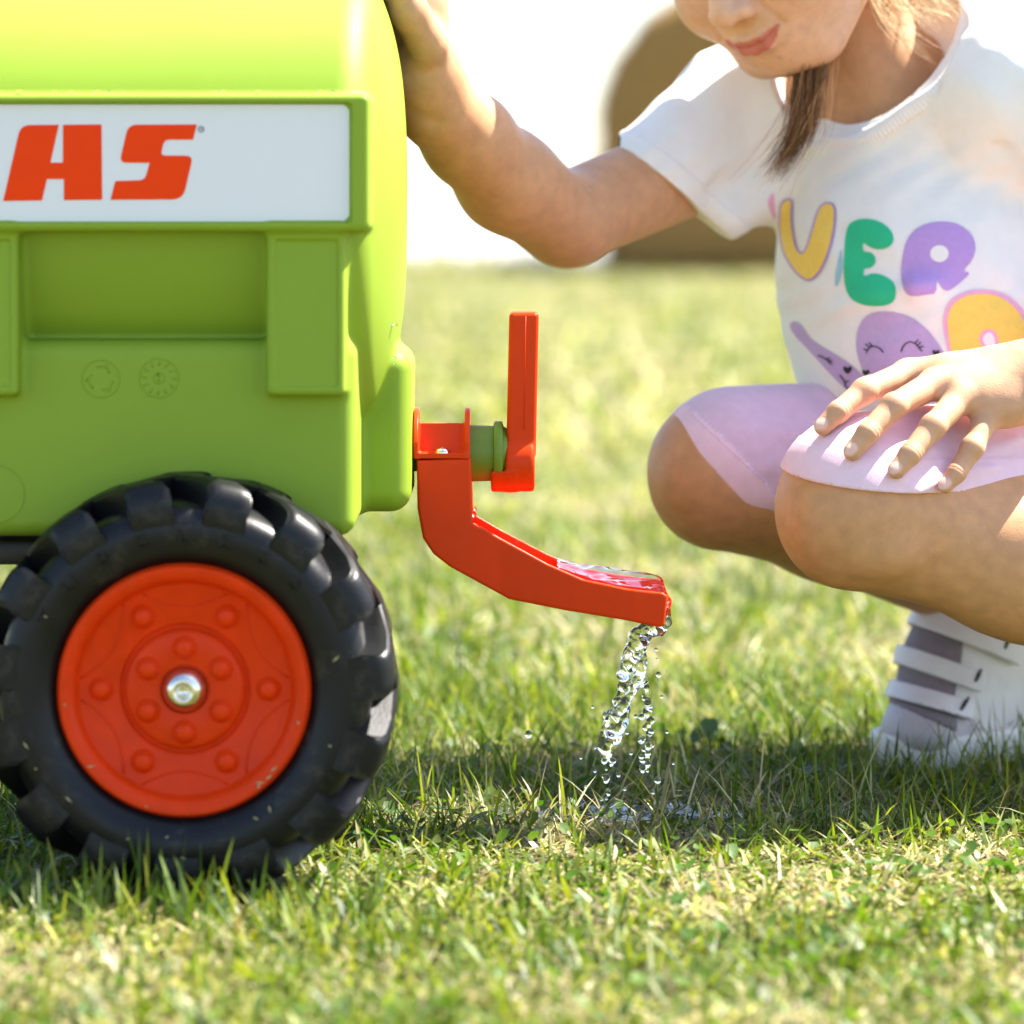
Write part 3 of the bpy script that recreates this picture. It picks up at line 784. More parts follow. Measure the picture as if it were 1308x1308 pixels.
# joints
R_KNEE, R_ANK, R_HIP = P(928, 597, 2.32), P(1240, 772, 2.42), np.array([.365, 2.43, .205])
L_KNEE, L_ANK, L_HIP = P(1096, 642, 2.145), np.array([.425, 2.20, .10]), np.array([.435, 2.31, .205])
R_SH, R_EL, R_WR = P(945, 140, 2.43), P(728, 281, 2.33), P(541, 92, 2.245)
L_SH, L_EL, L_WR = P(1290, 118, 2.32), np.array([.455, 2.31, .345]), P(1330, 487, 2.15)

# ---- clothing volumes
def thigh_r(o): return rcone(R_KNEE + V(.004, 0, .002), R_HIP, .0465 + o, .060 + o)
def thigh_l(o): return rcone(L_KNEE + V(.002, 0, .003), L_HIP, .0475 + o, .060 + o)
pelvis = ellipsoid((.415, 2.365, .200), (.080, .075, .080))
hemR = plane(P(905, 610, 2.32), V(-.74, -.12, -.67)); hemL = plane(P(1100, 621, 2.11), V(-.10, .10, -1.0))
tr, tl = thigh_r(.0035), thigh_l(.0035)
fold_l = [(P(1200, 590, 2.12), P(1165, 622, 2.10)), (P(1215, 600, 2.12), P(1178, 628, 2.10)), (P(1190, 575, 2.12), P(1150, 610, 2.10)), (P(1240, 590, 2.14), P(1300, 560, 2.16)), (P(1230, 605, 2.13), P(1308, 590, 2.14))]
fold_r = [(P(1085, 500, 2.32), P(985, 520, 2.29), .0016, .006), (P(1060, 560, 2.30), P(960, 590, 2.275), .0012, .005), (P(1030, 660, 2.31), P(975, 610, 2.28), .0016, .005), (P(1060, 620, 2.30), P(1000, 630, 2.285), -.0014, .007)]
def seg_d(p, a, b):
    a = np.asarray(a, f32); ba = np.asarray(b, f32) - a; pa = p - a
    t = np.clip(pa @ ba / float(ba @ ba), 0, 1); return np.linalg.norm(pa - t[:, None] * ba, axis=-1)
def shorts_r(p):
    h = hemR(p); d = tr(p) - .0007 * (h > -.019)
    d = d + .0006 * np.sin(p[:, 0] * 190 + p[:, 2] * 260 + 3 * np.sin(p[:, 0] * 60)) * np.clip((p[:, 0] - .12) * 12, 0, 1)
    for a, b, am, wd in fold_r: d = d + am * np.exp(-(seg_d(p, a, b) / wd) ** 2)
    return smax(d, h, .0015)
def shorts_l(p):
    h = hemL(p); d = tl(p) - .0006 * (h > -.019)
    for a, b in fold_l: d = d - .0022 * np.exp(-(seg_d(p, a, b) / .0035) ** 2)
    return smax(d, h, .0015)
def shorts_seat(p): return smax(smin(pelvis(p), smin(tr(p), tl(p), .02), .02), np.maximum(.33 - p[:, 0], -1), .002)
def split_mats(me, v, q, plane_f, lo=-.0185):
    c_ = v[q].mean(1); return (plane_f(c_.astype(f32)) > lo).astype(np.int32)
def two_tone(name, f, lo, hi, h, hem):
    v, q, n = polygonize(f, lo, hi, h); return mesh_np(name, v, q, np.full(len(q), 4), n, mats=split_mats(None, v, q, hem))
sh = link('shorts', two_tone('shorts_r', shorts_r, (.07, 2.24, .12), (.40, 2.52, .29), .0021, hemR), [M['shorts'], M['hemband']], girl)
sl = link('shorts_leg', two_tone('shorts_l', shorts_l, (.14, 2.06, .13), (.47, 2.40, .29), .0018, hemL), [M['hemband'], M['hemband']], sh)
me, *_ = sdf_mesh('shorts_seat', shorts_seat, (.31, 2.24, .09), (.54, 2.50, .31), .004)
link('shorts_seat', me, M['shorts'], sh)
def on_surface(f, px, py, clear, D0=1.98, D1=2.45):
    D = D0
    for _ in range(160):
        p = P(px, py, D); d = float(f(p[None].astype(f32))[0]) - clear
        if d < 1e-4: return p
        D += max(d * .8, 2e-4)
        if D > D1: return None
    return None
for nm, f_, ends in (('a', shorts_r, [(877 + t * 128, 524 + t * 118) for t in np.linspace(0, 1, 30)]),):
    pts = [on_surface(f_, a, b, .0001) for a, b in ends]; pts = [q_ for q_ in pts if q_ is not None]
    parts = [tube_path([pts[k_], pts[k_] * .4 + pts[k_ + 1] * .6], .00035, 5) for k_ in range(len(pts) - 1)]
    tag(link('hem_stitching', mesh_py('stitching', *join_geo(parts), True), M['hemband'], sh), kind='stuff')
# ---- t-shirt
CC = P(1132, 64, 2.365); CN = V(-.66, -.50, .56); CN = CN / np.linalg.norm(CN)
tors = Union().add(rcone(P(1172, 175, 2.415), P(1200, 335, 2.395), .074, .103)).add(rcone(P(1200, 335, 2.395), P(1228, 435, 2.38), .103, .102), .03) \
    .add(rcone(P(1228, 435, 2.38), P(1310, 560, 2.39), .102, .10), .03).add(rcone(P(1140, 150, 2.41), R_SH + V(.004, 0, 0), .055, .042), .03).add(rcone(P(1190, 150, 2.40), L_SH, .058, .047), .03) \
    .add(rcone(P(1160, 140, 2.40), CC, .074, .0615), .03)
sleeve_r = rcone(R_SH, P(836, 229, 2.375), .043, .0365)
sleeve_l = rcone(L_SH, L_SH + (L_EL - L_SH) * .62, .047, .043)
droop = chain([P(900, 262, 2.385), P(928, 277, 2.385), P(985, 240, 2.40)], [.012, .013, .02], .01)
SF = [  # creases: two ends, depth (minus is a ridge), width
    (P(912, 66, 2.42), P(966, 150, 2.385), .0030, .0050), (P(872, 98, 2.42), P(935, 160, 2.39), .0026, .0075), (P(895, 70, 2.42), P(950, 150, 2.39), -.002, .008),
    (P(955, 60, 2.37), P(965, 125, 2.365), .004, .006), (P(968, 150, 2.36), P(985, 255, 2.34), .004, .006), (P(1250, 95, 2.32), P(1300, 235, 2.27), .005, .007), (P(1275, 95, 2.31), P(1330, 250, 2.27), -.004, .010),
    (P(1170, 372, 2.27), P(1320, 325, 2.24), -.0075, .012), (P(1160, 392, 2.27), P(1320, 360, 2.24), .009, .009), (P(1045, 430, 2.30), P(1170, 395, 2.26), .008, .010), (P(1030, 400, 2.30), P(1160, 372, 2.27), -.0065, .014),
    (P(1072, 165, 2.33), P(1068, 300, 2.29), .0025, .006), (P(1100, 200, 2.31), P(1085, 330, 2.28), -.002, .012), (P(1010, 430, 2.31), P(1080, 480, 2.28), -.004, .012),
    (P(870, 250, 2.36), P(960, 215, 2.37), .0025, .006), (P(1210, 60, 2.34), P(1240, 200, 2.30), -.0025, .012), (P(1195, 90, 2.33), P(1205, 220, 2.30), .002, .009)]
def cloth(p):
    d = smin(tors(p), smin(sleeve_r(p), smin(sleeve_l(p), droop(p), .012), .012), .018)
    for a, b, amp, wd in SF: d = d + amp * np.exp(-(seg_d(p, a, b) / wd) ** 2)
    x, y, z = p[:, 0], p[:, 1], p[:, 2]
    return d + .0009 * np.sin(70 * x + 55 * z + 2.5 * np.sin(40 * z - 25 * y)) * np.sin(48 * z + 30 * y + 1.5 * np.sin(60 * x)) + .0005 * np.sin(190 * x - 130 * z + 3 * np.sin(70 * z))
cuff = plane(P(836, 229, 2.375), V(-.61, -.10, -.79)); lcuff = plane(L_SH + (L_EL - L_SH) * .6, L_EL - L_SH)
neck_cut = plane(CC, CN)
def shirt_sdf(p):
    d = cloth(p)
    far_ = np.linalg.norm(p - np.asarray(CC, f32), axis=-1) - .078      # the neck opening only cuts near the neck
    d = smax(d, np.minimum(neck_cut(p), -far_), .002)
    inn = np.linalg.norm((p - CC) - ((p - CC) @ CN)[:, None] * CN, axis=-1) - .0580
    d = smax(d, -np.maximum(inn, -(((p - CC) @ CN) + .030)), .002)
    near_r = np.linalg.norm(p - P(836, 229, 2.375).astype(f32), axis=-1) - .085
    ck = cuff(p); d = d - .0008 * ((ck > -.0135) & (near_r < 0))
    d = smax(d, np.minimum(ck, -near_r), .0015)
    d = smax(d, lcuff(p), .002)
    return smax(d, PZ(585, 2.35) - p[:, 2], .003)
me, shv, shq, shn = sdf_mesh('t_shirt', shirt_sdf, (.07, 2.24, .19), (.47, 2.54, .52), .0020, lip=1.6)
shirt = link('t_shirt', me, M['shirt'], girl)
bvh = BVHTree.FromPolygons([tuple(a) for a in shv.tolist()], [tuple(a) for a in shq.tolist()])
# ribbed neckband
def neckband():
    e1 = np.cross(CN, V(0, 0, 1)); e1 /= np.linalg.norm(e1); e2 = np.cross(CN, e1)
    NR = 150; seg = 4; n = NR * seg; an = np.arange(n) * 2 * math.pi / n
    U = (e1[None] * np.cos(an)[:, None] + e2[None] * np.sin(an)[:, None]).astype(f32)
    hs = [-.0072, -.0064, -.0046, -.0022, -.0004, .0010]; th = [-.0006, .0012, .0019, .0020, .0014, .0000]
    rs_ = np.linspace(.040, .110, 71).astype(f32); cols_ = []
    for hgt in hs:
        p = (np.asarray(CC, f32) + CN.astype(f32) * hgt)[None, None] + U[:, None] * rs_[None, :, None]
        d = cloth(p.reshape(-1, 3)).reshape(n, -1)
        k_ = np.where(d < 0, np.arange(71)[None], -1).max(1); k_ = np.clip(k_, 0, 69)
        d0, d1 = d[np.arange(n), k_], d[np.arange(n), k_ + 1]
        r = rs_[k_] + (rs_[1] - rs_[0]) * np.clip(d0 / (d0 - d1 - 1e-9), 0, 1); r = np.clip(r, .056, .0725)
        kern = np.ones(25) / 25; r = np.convolve(np.concatenate([r[-12:], r, r[:12]]), kern, 'valid'); cols_.append(r)
    rib = .0005 * np.cos(an * NR); vs, fs = [], []
    prof = [(h_, cols_[k_] + t_ + (rib if 0 < k_ < 5 else 0)) for k_, (h_, t_) in enumerate(zip(hs, th))]
    prof += [(.0016, cols_[5] - .003), (-.002, cols_[5] - .0045), (-.009, cols_[5] - .0045)]
    m = len(prof)
    V_ = np.stack([np.asarray(CC)[None] + U * r_[:, None] + CN[None] * h_ for h_, r_ in prof], 1).reshape(-1, 3)
    for i in range(n):
        j = (i + 1) % n
        for k_ in range(m - 1): fs.append((i * m + k_, j * m + k_, j * m + k_ + 1, i * m + k_ + 1))
    return mesh_py('neckband', V_, fs, True)
link('neckband', neckband(), M['collar'], shirt)

# print on the shirt: each shape is a thin layer of ink that lies on the cloth
def Z(pts): return [(960 + a / 3.759, 230 + b / 3.759) for a, b in pts]
def decal(name, poly, m, layer=0, parent=None, step=5.0, rounds=1):
    poly = smooth_closed(poly, rounds) if rounds else np.asarray(poly)
    x0, y0 = poly.min(0); x1, y1 = poly.max(0)
    n = len(poly); pts = [Vector(p) for p in poly.tolist()]
    pf = poly2d(poly)
    gx, gy = np.meshgrid(np.arange(x0, x1, step), np.arange(y0, y1, step)); gx = gx.ravel().astype(f32); gy = gy.ravel().astype(f32)
    k_ = pf(gx, gy) < -step * .5
    pts += [Vector(a) for a in zip(gx[k_].tolist(), gy[k_].tolist())]
    r = geometry.delaunay_2d_cdt(pts, [], [list(range(n))], 1, 1e-4)
    vs, ok = [], []
    for p in r[0]:
        d = Vector(P(p[0], p[1], 1.0)) - Vector((0, 0, HC)); d.normalize()
        loc, nr, _, _ = bvh.ray_cast(Vector((0, 0, HC)), d)
        if loc is None: vs.append((0, 0, 0)); ok.append(False)
        else:
            if nr.dot(d) > 0: nr = -nr
            vs.append(tuple(loc + nr * (.0006 + .00028 * layer))); ok.append(True)
    fs = [f for f in r[2] if all(ok[i] for i in f) and max((Vector(vs[f[i]]) - Vector(vs[f[i - 1]])).length for i in range(len(f))) < .02]
    me = mesh_py(name, vs, fs, True)
    bm = bmesh.new(); bm.from_mesh(me); bmesh.ops.delete(bm, geom=[v_ for v_ in bm.verts if not v_.link_faces], context='VERTS')
    bm.normal_update()
    for fc in bm.faces:
        if fc.normal.dot(fc.calc_center_median() - Vector((0, 0, HC))) > 0: fc.normal_flip()
    bm.to_mesh(me); bm.free()
    return link(name, me, m, parent or shirt)
def strokes(lines, wd):
    out = []
    for ln in lines:
        p = np.array(ln, float); t = np.gradient(p, axis=0); t /= np.linalg.norm(t, axis=1, keepdims=True); nrm = np.stack([-t[:, 1], t[:, 0]], 1)
        ww = wd * np.linspace(1, .75, len(p))[:, None] / 2
        out.append(Z(np.concatenate([p + nrm * ww, (p - nrm * ww)[::-1]]).tolist()))
    return out
U1 = [(131, 150), (135, 110), (160, 88), (195, 85), (203, 110), (200, 180), (210, 270), (225, 330), (243, 352), (262, 330), (285, 250), (310, 160), (335, 115), (370, 103), (402, 115), (411, 160), (403, 250), (380, 350), (345, 430), (310, 475), (280, 490), (245, 478), (195, 430), (150, 350), (132, 250)]
U2 = [(141, 150), (146, 115), (165, 98), (190, 96), (195, 112), (191, 180), (201, 272), (217, 336), (243, 362), (270, 336), (295, 255), (320, 165), (342, 124), (370, 113), (394, 123), (401, 160), (393, 248), (370, 346), (337, 423), (305, 465), (280, 479), (250, 468), (203, 422), (160, 346), (142, 248)]
E1 = [(447, 330), (455, 250), (470, 210), (510, 190), (560, 186), (620, 200), (665, 235), (685, 275), (677, 312), (640, 332), (600, 334), (560, 318), (545, 302), (535, 312), (540, 347), (565, 344), (590, 358), (599, 385), (590, 412), (565, 426), (542, 425), (538, 458), (550, 462), (580, 448), (630, 456), (682, 488), (697, 530), (688, 582), (650, 602), (590, 605), (530, 597), (478, 572), (452, 520), (443, 430)]
R1 = [(718, 440), (725, 370), (740, 300), (775, 245), (840, 208), (920, 198), (1000, 213), (1058, 260), (1078, 320), (1062, 385), (1012, 438), (1050, 447), (1030, 468), (985, 507), (945, 534), (918, 525), (898, 495), (888, 476), (886, 545), (840, 548), (790, 557), (748, 550), (726, 510)]
R2 = [(902 + 44 * math.cos(a), 355 + 41 * math.sin(a)) for a in np.linspace(0, 6.283, 25)[:-1]]
decal('print_letter', Z(U1), M['p_purple']); decal('print_letter_fill', Z(U2), M['p_yellow'], 1)
decal('print_letter', Z(E1), M['p_green']); decal('print_letter', Z(R1), M['p_purple']); decal('print_letter_hole', Z(R2), M['shirt'], 1)
decal('print_patch', Z([(108, 55), (85, 80), (76, 110), (88, 150), (119, 203), (110, 130)]), M['p_pink'])
decal('print_sliver', Z([(434, 320), (418, 380), (404, 450), (402, 505), (413, 514), (430, 470), (440, 430), (437, 380)]), M['p_blue'])
decal('print_blob', Z([(503, 800), (508, 720), (540, 660), (590, 633), (660, 628), (740, 645), (810, 685), (870, 745), (920, 820), (965, 890), (960, 1010), (600, 1020), (560, 960), (520, 880)]), M['p_lilac'])
decal('print_blob', Z([(183, 690), (215, 676), (245, 700), (280, 760), (340, 800), (430, 850), (500, 900), (550, 955), (560, 1015), (470, 1020), (380, 930), (285, 825), (200, 735)]), M['p_lilac'])
P1 = [(922, 640), (950, 578), (1010, 540), (1090, 523), (1180, 533), (1255, 570), (1318, 640), (1335, 760), (1330, 900), (960, 900), (938, 800), (918, 700)]
P2 = [(942, 650), (965, 597), (1020, 560), (1090, 545), (1170, 552), (1240, 590), (1300, 655), (1318, 760), (1312, 900), (975, 900), (955, 800), (940, 700)]
decal('print_letter', Z(P1), M['p_pink']); decal('print_letter_fill', Z(P2), M['p_yellow'], 1)
decal('print_letter_edge', Z([(1088, 775), (1100, 728), (1140, 710), (1178, 735), (1188, 810), (1140, 830)]), M['p_pink'], 2)
decal('print_letter_hole', Z([(1106, 775), (1115, 742), (1138, 728), (1163, 745), (1170, 800), (1140, 815)]), M['shirt'], 3)
face_lines = [[(637, 828), (622, 810), (600, 799), (578, 800), (560, 818), (556, 832)], [(585, 800), (572, 784), (566, 780)], [(572, 806), (556, 790), (550, 788)], [(562, 818), (546, 812), (541, 812)],
              [(720, 824), (728, 800), (745, 782), (765, 776), (785, 784), (806, 806)], [(784, 784), (796, 772), (802, 767)], [(795, 795), (810, 783), (816, 778)], [(804, 804), (820, 800), (828, 798)], [(806, 808), (818, 820), (822, 822)],
              [(325, 842), (340, 845), (360, 858), (378, 870)], [(360, 858), (375, 856), (384, 854)], [(370, 866), (386, 868), (396, 868)], [(374, 872), (386, 880), (392, 884)],
              [(428, 934), (440, 950), (452, 966)], [(452, 966), (464, 966), (474, 962)], [(452, 966), (456, 985), (466, 1004)]]
for pl in strokes(face_lines, 7): decal('print_line', pl, M['p_black'], 2, rounds=0, step=3)
def heart(x, y, s): return Z([(x, y + s), (x - s, y - .1 * s), (x - .9 * s, y - .8 * s), (x - .4 * s, y - .9 * s), (x, y - .4 * s), (x + .4 * s, y - .9 * s), (x + .9 * s, y - .8 * s), (x + s, y - .1 * s)])
for hx, hy, s_ in ((466, 912, 22), (888, 832, 18), (553, 925, 18)): decal('print_heart', heart(hx, hy, s_), M['p_black'], 2, step=3)

# ---- body
SK_ARM, SK_HAND, SK_FACE, SK_LEG = np.array([.53, .275, .140]), np.array([.57, .305, .175]), np.array([.66, .385, .245]), np.array([.55, .275, .130])
body_parts = []
def body_piece(f, lo, hi, h, colf, keep=None, lip=1.3):
    v, q, n = polygonize(f, lo, hi, h, keep=keep, lip=lip); body_parts.append((v, q, n, colf(v)))
# right arm and hand
A_SH = P(945, 187, 2.43)
arm_r = Union().add(rcone(A_SH, R_EL + V(.004, 0, .003), .0325, .0298)) \
    .add(chain([P(722, 283, 2.32), P(648, 231, 2.275), P(598, 177, 2.235), P(556, 134, 2.20), P(539, 88, 2.18)], [.0300, .0284, .0249, .0208, .0184], .02), .010)
pc = P(529, 5, 2.18)
arm_r.add(rcone(P(539, 88, 2.18), pc, .0190, .0185), .02).add(rcone(P(543, 30, 2.20), P(528, -50, 2.21), .014, .011), .012).add(rcone(pc, P(516, -60, 2.18), .017, .013), .012)
for i, (dx, dy) in enumerate(((0, 0), (3, .017), (5, .034), (8, .050))):
    b0 = P(521 + dx, -50, 2.165 + dy)
    arm_r.add(chain([b0, b0 + V(-.010, .002, .030), b0 + V(-.026, .004, .047), b0 + V(-.044, .005, .055)], [.0085, .0072, .0065, .0052], .004), .006)
arm_r.add(chain([P(546, 55, 2.155), P(520, 12, 2.140), P(505, -22, 2.132), P(497, -58, 2.130)], [.0125, .0105, .0085, .007], .008), .012)
def arm_sdf(p):
    d = arm_r(p)
    for a, b, amp, wd in ((P(749, 205, 2.300), P(753, 238, 2.300), .0014, .0024), (P(522, 100, 2.158), P(560, 88, 2.155), .0006, .003), (P(522, 132, 2.175), P(556, 152, 2.178), .0014, .005), (P(512, 70, 2.155), P(548, 62, 2.15), .0008, .003), (P(528, 40, 2.14), P(548, 30, 2.145), .0006, .002), (P(690, 300, 2.30), P(735, 325, 2.31), .0008, .004)):
        d = d + amp * np.exp(-(seg_d(p, a, b) / wd) ** 2)
    return d
def c_arm(v):
    c_ = np.tile(SK_ARM, (len(v), 1)); t = np.clip((v[:, 2] - .44) / .08, 0, 1)[:, None]; return c_ * (1 - t) + SK_HAND * .9 * t
body_piece(arm_sdf, (-.16, 2.05, .33), (.155, 2.47, .62), .0020, c_arm)
# left arm and hand that rests on the knee
wr = L_WR
def cl(p): return shorts_l(p)
solid_l = lambda p: smin(tl(p), thigh_l(0)(p), .001)
def fp(px, py, r, lift):
    p = on_surface(solid_l, px, py, r + lift)
    return p if p is not None else P(px, py, 2.12)
fing = {'index': [(1160, 478, .0080, .012), (1104, 500, .0068, .006), (1071, 526, .0058, .002), (1051, 545, .0049, .0003)],
        'middle': [(1194, 490, .0080, .014), (1142, 519, .0069, .008), (1109, 553, .0059, .003), (1089, 577, .0050, .0003)],
        'ring': [(1228, 508, .0078, .014), (1192, 545, .0068, .009), (1163, 580, .0058, .003), (1145, 601, .0048, .0003)],
        'pinky': [(1263, 528, .0072, .012), (1242, 573, .0060, .007), (1222, 604, .0051, .003), (1208, 620, .0043, .0003)]}
hand_l = Union().add(rcone(L_EL, wr, .028, .0195)); FT = []
mcps = []
for nm, js in fing.items():
    pts = [fp(a, b, r * 1.07, l) for a, b, r, l in js]; mcps.append(pts[0]); FT.append((pts, [j[2] * 1.07 for j in js]))
for (pts, rr), wo in zip(FT, (V(-.004, .006, .012), V(-.002, .001, .005), V(0, -.002, -.003), V(.003, -.001, -.011))):
    hand_l.add(rcone(wr + wo, pts[0], .0125, .0088), .012)
hand_l.add(rcone((mcps[0] + mcps[1]) / 2 + V(.02, .006, 0), (mcps[2] + mcps[3]) / 2 + V(.018, .006, 0), .009, .009), .012)
for pts, rr in FT: hand_l.add(chain(pts, rr, .003), .0045)
hand_l.add(chain([wr + V(-.01, .012, .010), mcps[0] + V(.004, .020, -.002), mcps[0] + V(-.022, .022, -.010), mcps[0] + V(-.034, .020, -.018)], [.011, .0088, .0070, .0055], .004), .008)
for (pts, rr) in FT:
    hand_l.add(ellipsoid(pts[1] + V(0, -.0035, .0018), (.0046, .0036, .0042)), .006)   # knuckle
nails = []
for pts, rr in FT:
    ax = (pts[3] - pts[2]); ax = ax / np.linalg.norm(ax); up = V(-.12, -.85, .5); up = up - ax * float(up @ ax); up /= np.linalg.norm(up)
    sd_ = np.cross(ax, up); R_ = np.stack([ax, sd_, up], 1)
    c_ = pts[3] + ax * .0004 + up * (rr[3] * .72)
    nails.append((c_, R_)); hand_l.add(ellipsoid(c_, (.0050, .0036, .0018), R_), .0006)
def hand_sdf(p):
    d = hand_l(p)
    for pts, rr in FT:
        j = pts[2] + (pts[1] - pts[2]) * .06
        for t in (-.0012, .0012): d = d + .00014 * np.exp(-(np.abs((p - (j + (pts[1] - pts[2]) / np.linalg.norm(pts[1] - pts[2]) * t)) @ ((pts[1] - pts[2]) / np.linalg.norm(pts[1] - pts[2])).astype(f32)) / .0007) ** 2) * (np.linalg.norm(p - j.astype(f32), axis=-1) < .009)
    return d
def c_hand(v):
    c_ = np.tile(SK_HAND, (len(v), 1))
    for pts, rr in FT:
        for j, amt in ((1, .45), (2, .25)):
            w_ = np.exp(-(np.linalg.norm(v - pts[j], axis=1) / .006) ** 2)[:, None] * amt; c_ = c_ * (1 - w_) + np.array([.60, .27, .17]) * w_
    for n_, R_ in nails:
        q_ = (v - n_) @ R_ / np.array([.0047, .0034, .003]); w_ = np.clip((1.15 - np.linalg.norm(q_, axis=1)) * 4, 0, 1)[:, None]; c_ = c_ * (1 - w_) + np.array([.76, .46, .37]) * w_
    return c_
body_piece(hand_sdf, (.15, 2.03, .20), (.318, 2.22, .31), .0010, c_hand)
body_piece(hand_l, (.3185, 2.03, .20), (.52, 2.40, .42), .003, c_hand)
body_piece(rcone(L_SH, L_EL, .036, .030), (.25, 2.22, .28), (.52, 2.42, .52), .003, lambda v: np.tile(SK_ARM, (len(v), 1)))
# legs
def c_leg(v):
    x, y, z = v[:, 0], v[:, 1], v[:, 2]; c_ = np.tile(SK_LEG, (len(v), 1))
    for k_, amt in ((R_KNEE + V(-.030, -.018, -.012), .35), (L_KNEE + V(-.026, -.022, -.012), .30)):
        w_ = np.exp(-(np.linalg.norm(v - k_, axis=1) / .024) ** 2)[:, None] * amt; c_ = c_ * (1 - w_) + np.array([.47, .19, .085]) * w_
    b_ = .5 + .5 * np.sin(x * 260 + 3 * np.sin(z * 180 + y * 90)) * np.sin(z * 230 + 2 * np.sin(y * 210)); c_ = c_ * (1 + .07 * (b_[:, None] - .5) * np.array([.6, 1, 1.3]))
    for q_, r_ in ((P(1065, 655, 2.11), .0022), (P(1082, 690, 2.11), .0012), (P(885, 640, 2.28), .0018), (P(1160, 690, 2.10), .0011), (P(1225, 735, 2.12), .0009)):
        w_ = np.exp(-(np.linalg.norm((v - q_) * V(1, .3, 1), axis=1) / r_) ** 2)[:, None] * .30; c_ = c_ * (1 - w_) + np.array([.30, .10, .05]) * w_
    return c_
leg_r = Union().add(rcone(R_KNEE, R_HIP, .0455, .057)).add(chain([R_KNEE + V(.003, 0, -.008), R_KNEE + (R_ANK - R_KNEE) * .42 + V(0, .0, .007), R_ANK + V(0, 0, .006)], [.0430, .0400, .0240], .02), .02).add(ellipsoid(R_KNEE + V(-.014, -.004, -.004), (.033, .036, .040)), .015).add(ellipsoid(R_KNEE + V(-.026, -.026, -.006), (.013, .012, .017)), .010)
body_piece(leg_r, (.07, 2.22, .06), (.42, 2.52, .29), .0021, c_leg)
leg_l = Union().add(rcone(L_KNEE, L_HIP, .0465, .057)).add(chain([L_KNEE + V(.003, 0, -.006), L_KNEE + (L_ANK - L_KNEE) * .45 + V(0, 0, .012), L_ANK], [.0405, .0455, .026], .02), .02).add(ellipsoid(L_KNEE + V(-.012, -.003, -.008), (.031, .036, .036)), .015).add(ellipsoid(L_KNEE + V(-.024, -.026, -.010), (.013, .012, .016)), .010).add(ellipsoid(L_KNEE + V(.012, -.030, -.026), (.020, .012, .012)), .012)
body_piece(leg_l, (.14, 2.06, .06), (.50, 2.40, .29), .0021, c_leg)
# hidden trunk
body_piece(Union().add(rcone(P(1180, 190, 2.42), P(1225, 430, 2.40), .062, .085)).add(rcone(P(1225, 430, 2.40), (.42, 2.385, .21), .085, .07), .03), (.16, 2.28, .12), (.52, 2.52, .44), .005, lambda v: np.tile(SK_ARM, (len(v), 1)))
# head, neck and upper chest
HR = np.array([[0.74278786, -0.45326611, -0.49276366], [-0.64136586, -0.69292037, -0.32941037], [0.19213542, -0.56072382, 0.80540225]], f32)
HO = np.array([.1611, 2.3318, .5739], f32)
def hl(p): return (p - HO) @ HR                 # world to head coordinates: x her left, y forward, z up
def hw(*a): return HO + HR @ np.array(a, f32)
head = Union().add(ellipsoid((0, -.012, .030), (.070, .086, .074))).add(ellipsoid((0, .022, -.022), (.0575, .054, .066)), .02)
for s_ in (-1, 1):
    head.add(ellipsoid((s_ * .032, .044, -.034), (.0285, .0290, .0270)), .018)
    head.add(rcone((s_ * .052, -.005, -.045), (s_ * .022, .045, -.078), .018, .019), .018)
    head.add(ellipsoid((s_ * .071, -.012, -.004), (.006, .016, .024)), .004)
head.add(ellipsoid((0, .053, -.0785), (.0215, .0185, .0165)), .014)
head.add(ellipsoid((0, .061, -.054), (.0290, .0200, .0200)), .014)
head.add(rcone((0, .070, .004), (0, .0890, -.0270), .0065, .0098), .010)
for s_ in (-1, 1): head.add(ellipsoid((s_ * .0108, .0815, -.0305), (.0068, .0088, .0066)), .005)
head.add(chain([(-.0205, .0700, -.0500), (-.009, .0795, -.0530), (0, .0812, -.0530), (.009, .0795, -.0530), (.0205, .0700, -.0500)], [.0016, .0036, .0034, .0036, .0016], .003), .003)
head.add(chain([(-.0180, .0705, -.0525), (-.008, .0782, -.0595), (0, .0798, -.0605), (.008, .0782, -.0595), (.0180, .0705, -.0525)], [.0018, .0042, .0046, .0042, .0018], .003), .003)
head.add(ellipsoid((-.030, .062, .006), (.0125, .0105, .0100)), .006); head.add(ellipsoid((.030, .062, .006), (.0125, .0105, .0100)), .006)
def head_local(q_):
    d = head(q_); x, y, z = q_[:, 0], q_[:, 1], q_[:, 2]
    zc = -.0568 + .0056 * (np.abs(x) / .021) ** 2
    g_ = np.exp(-((z - zc) / .0009) ** 2) * np.clip((.0228 - np.abs(x)) / .004, 0, 1) * (y > .05)
    d = d + .0009 * g_
    for s_ in (-1, 1):
        d = d + .0014 * np.exp(-(((x - s_ * .0232) / .0030) ** 2 + ((z + .0495) / .0035) ** 2)) * (y > .04)
        d = d + .0030 * np.exp(-(((x - s_ * .0062) / .0028) ** 2 + ((y - .0840) / .0036) ** 2 + ((z + .0372) / .0026) ** 2))
        d = d + .0009 * np.exp(-(np.abs((x - s_ * (.017 + (-.030 - z) * .42)) / .0035)) ** 2) * ((z < -.028) & (z > -.052) & (y > .04))
    d = d + .0006 * np.exp(-(x / .0022) ** 2) * ((z < -.036) & (z > -.0495) & (y > .05))
    return d + .0012 * np.exp(-(x / .016) ** 2 - ((z + .0675) / .004) ** 2) * (y > .04)
neck = Union().add(chain([P(1136, 150, 2.385), P(1126, 95, 2.375), hw(0, -.030, -.060), hw(0, -.03, -.02)], [.036, .0335, .036, .04], .015)).add(rcone(P(1140, 130, 2.40), P(1215, 95, 2.42), .034, .024), .03) \
    .add(rcone(P(1140, 130, 2.41), P(1000, 130, 2.43), .030, .026), .03).add(ellipsoid(P(1150, 175, 2.405), (.060, .055, .05)), .03)
def head_sdf(p): return smin(head_local(hl(p)), neck(p), .010)
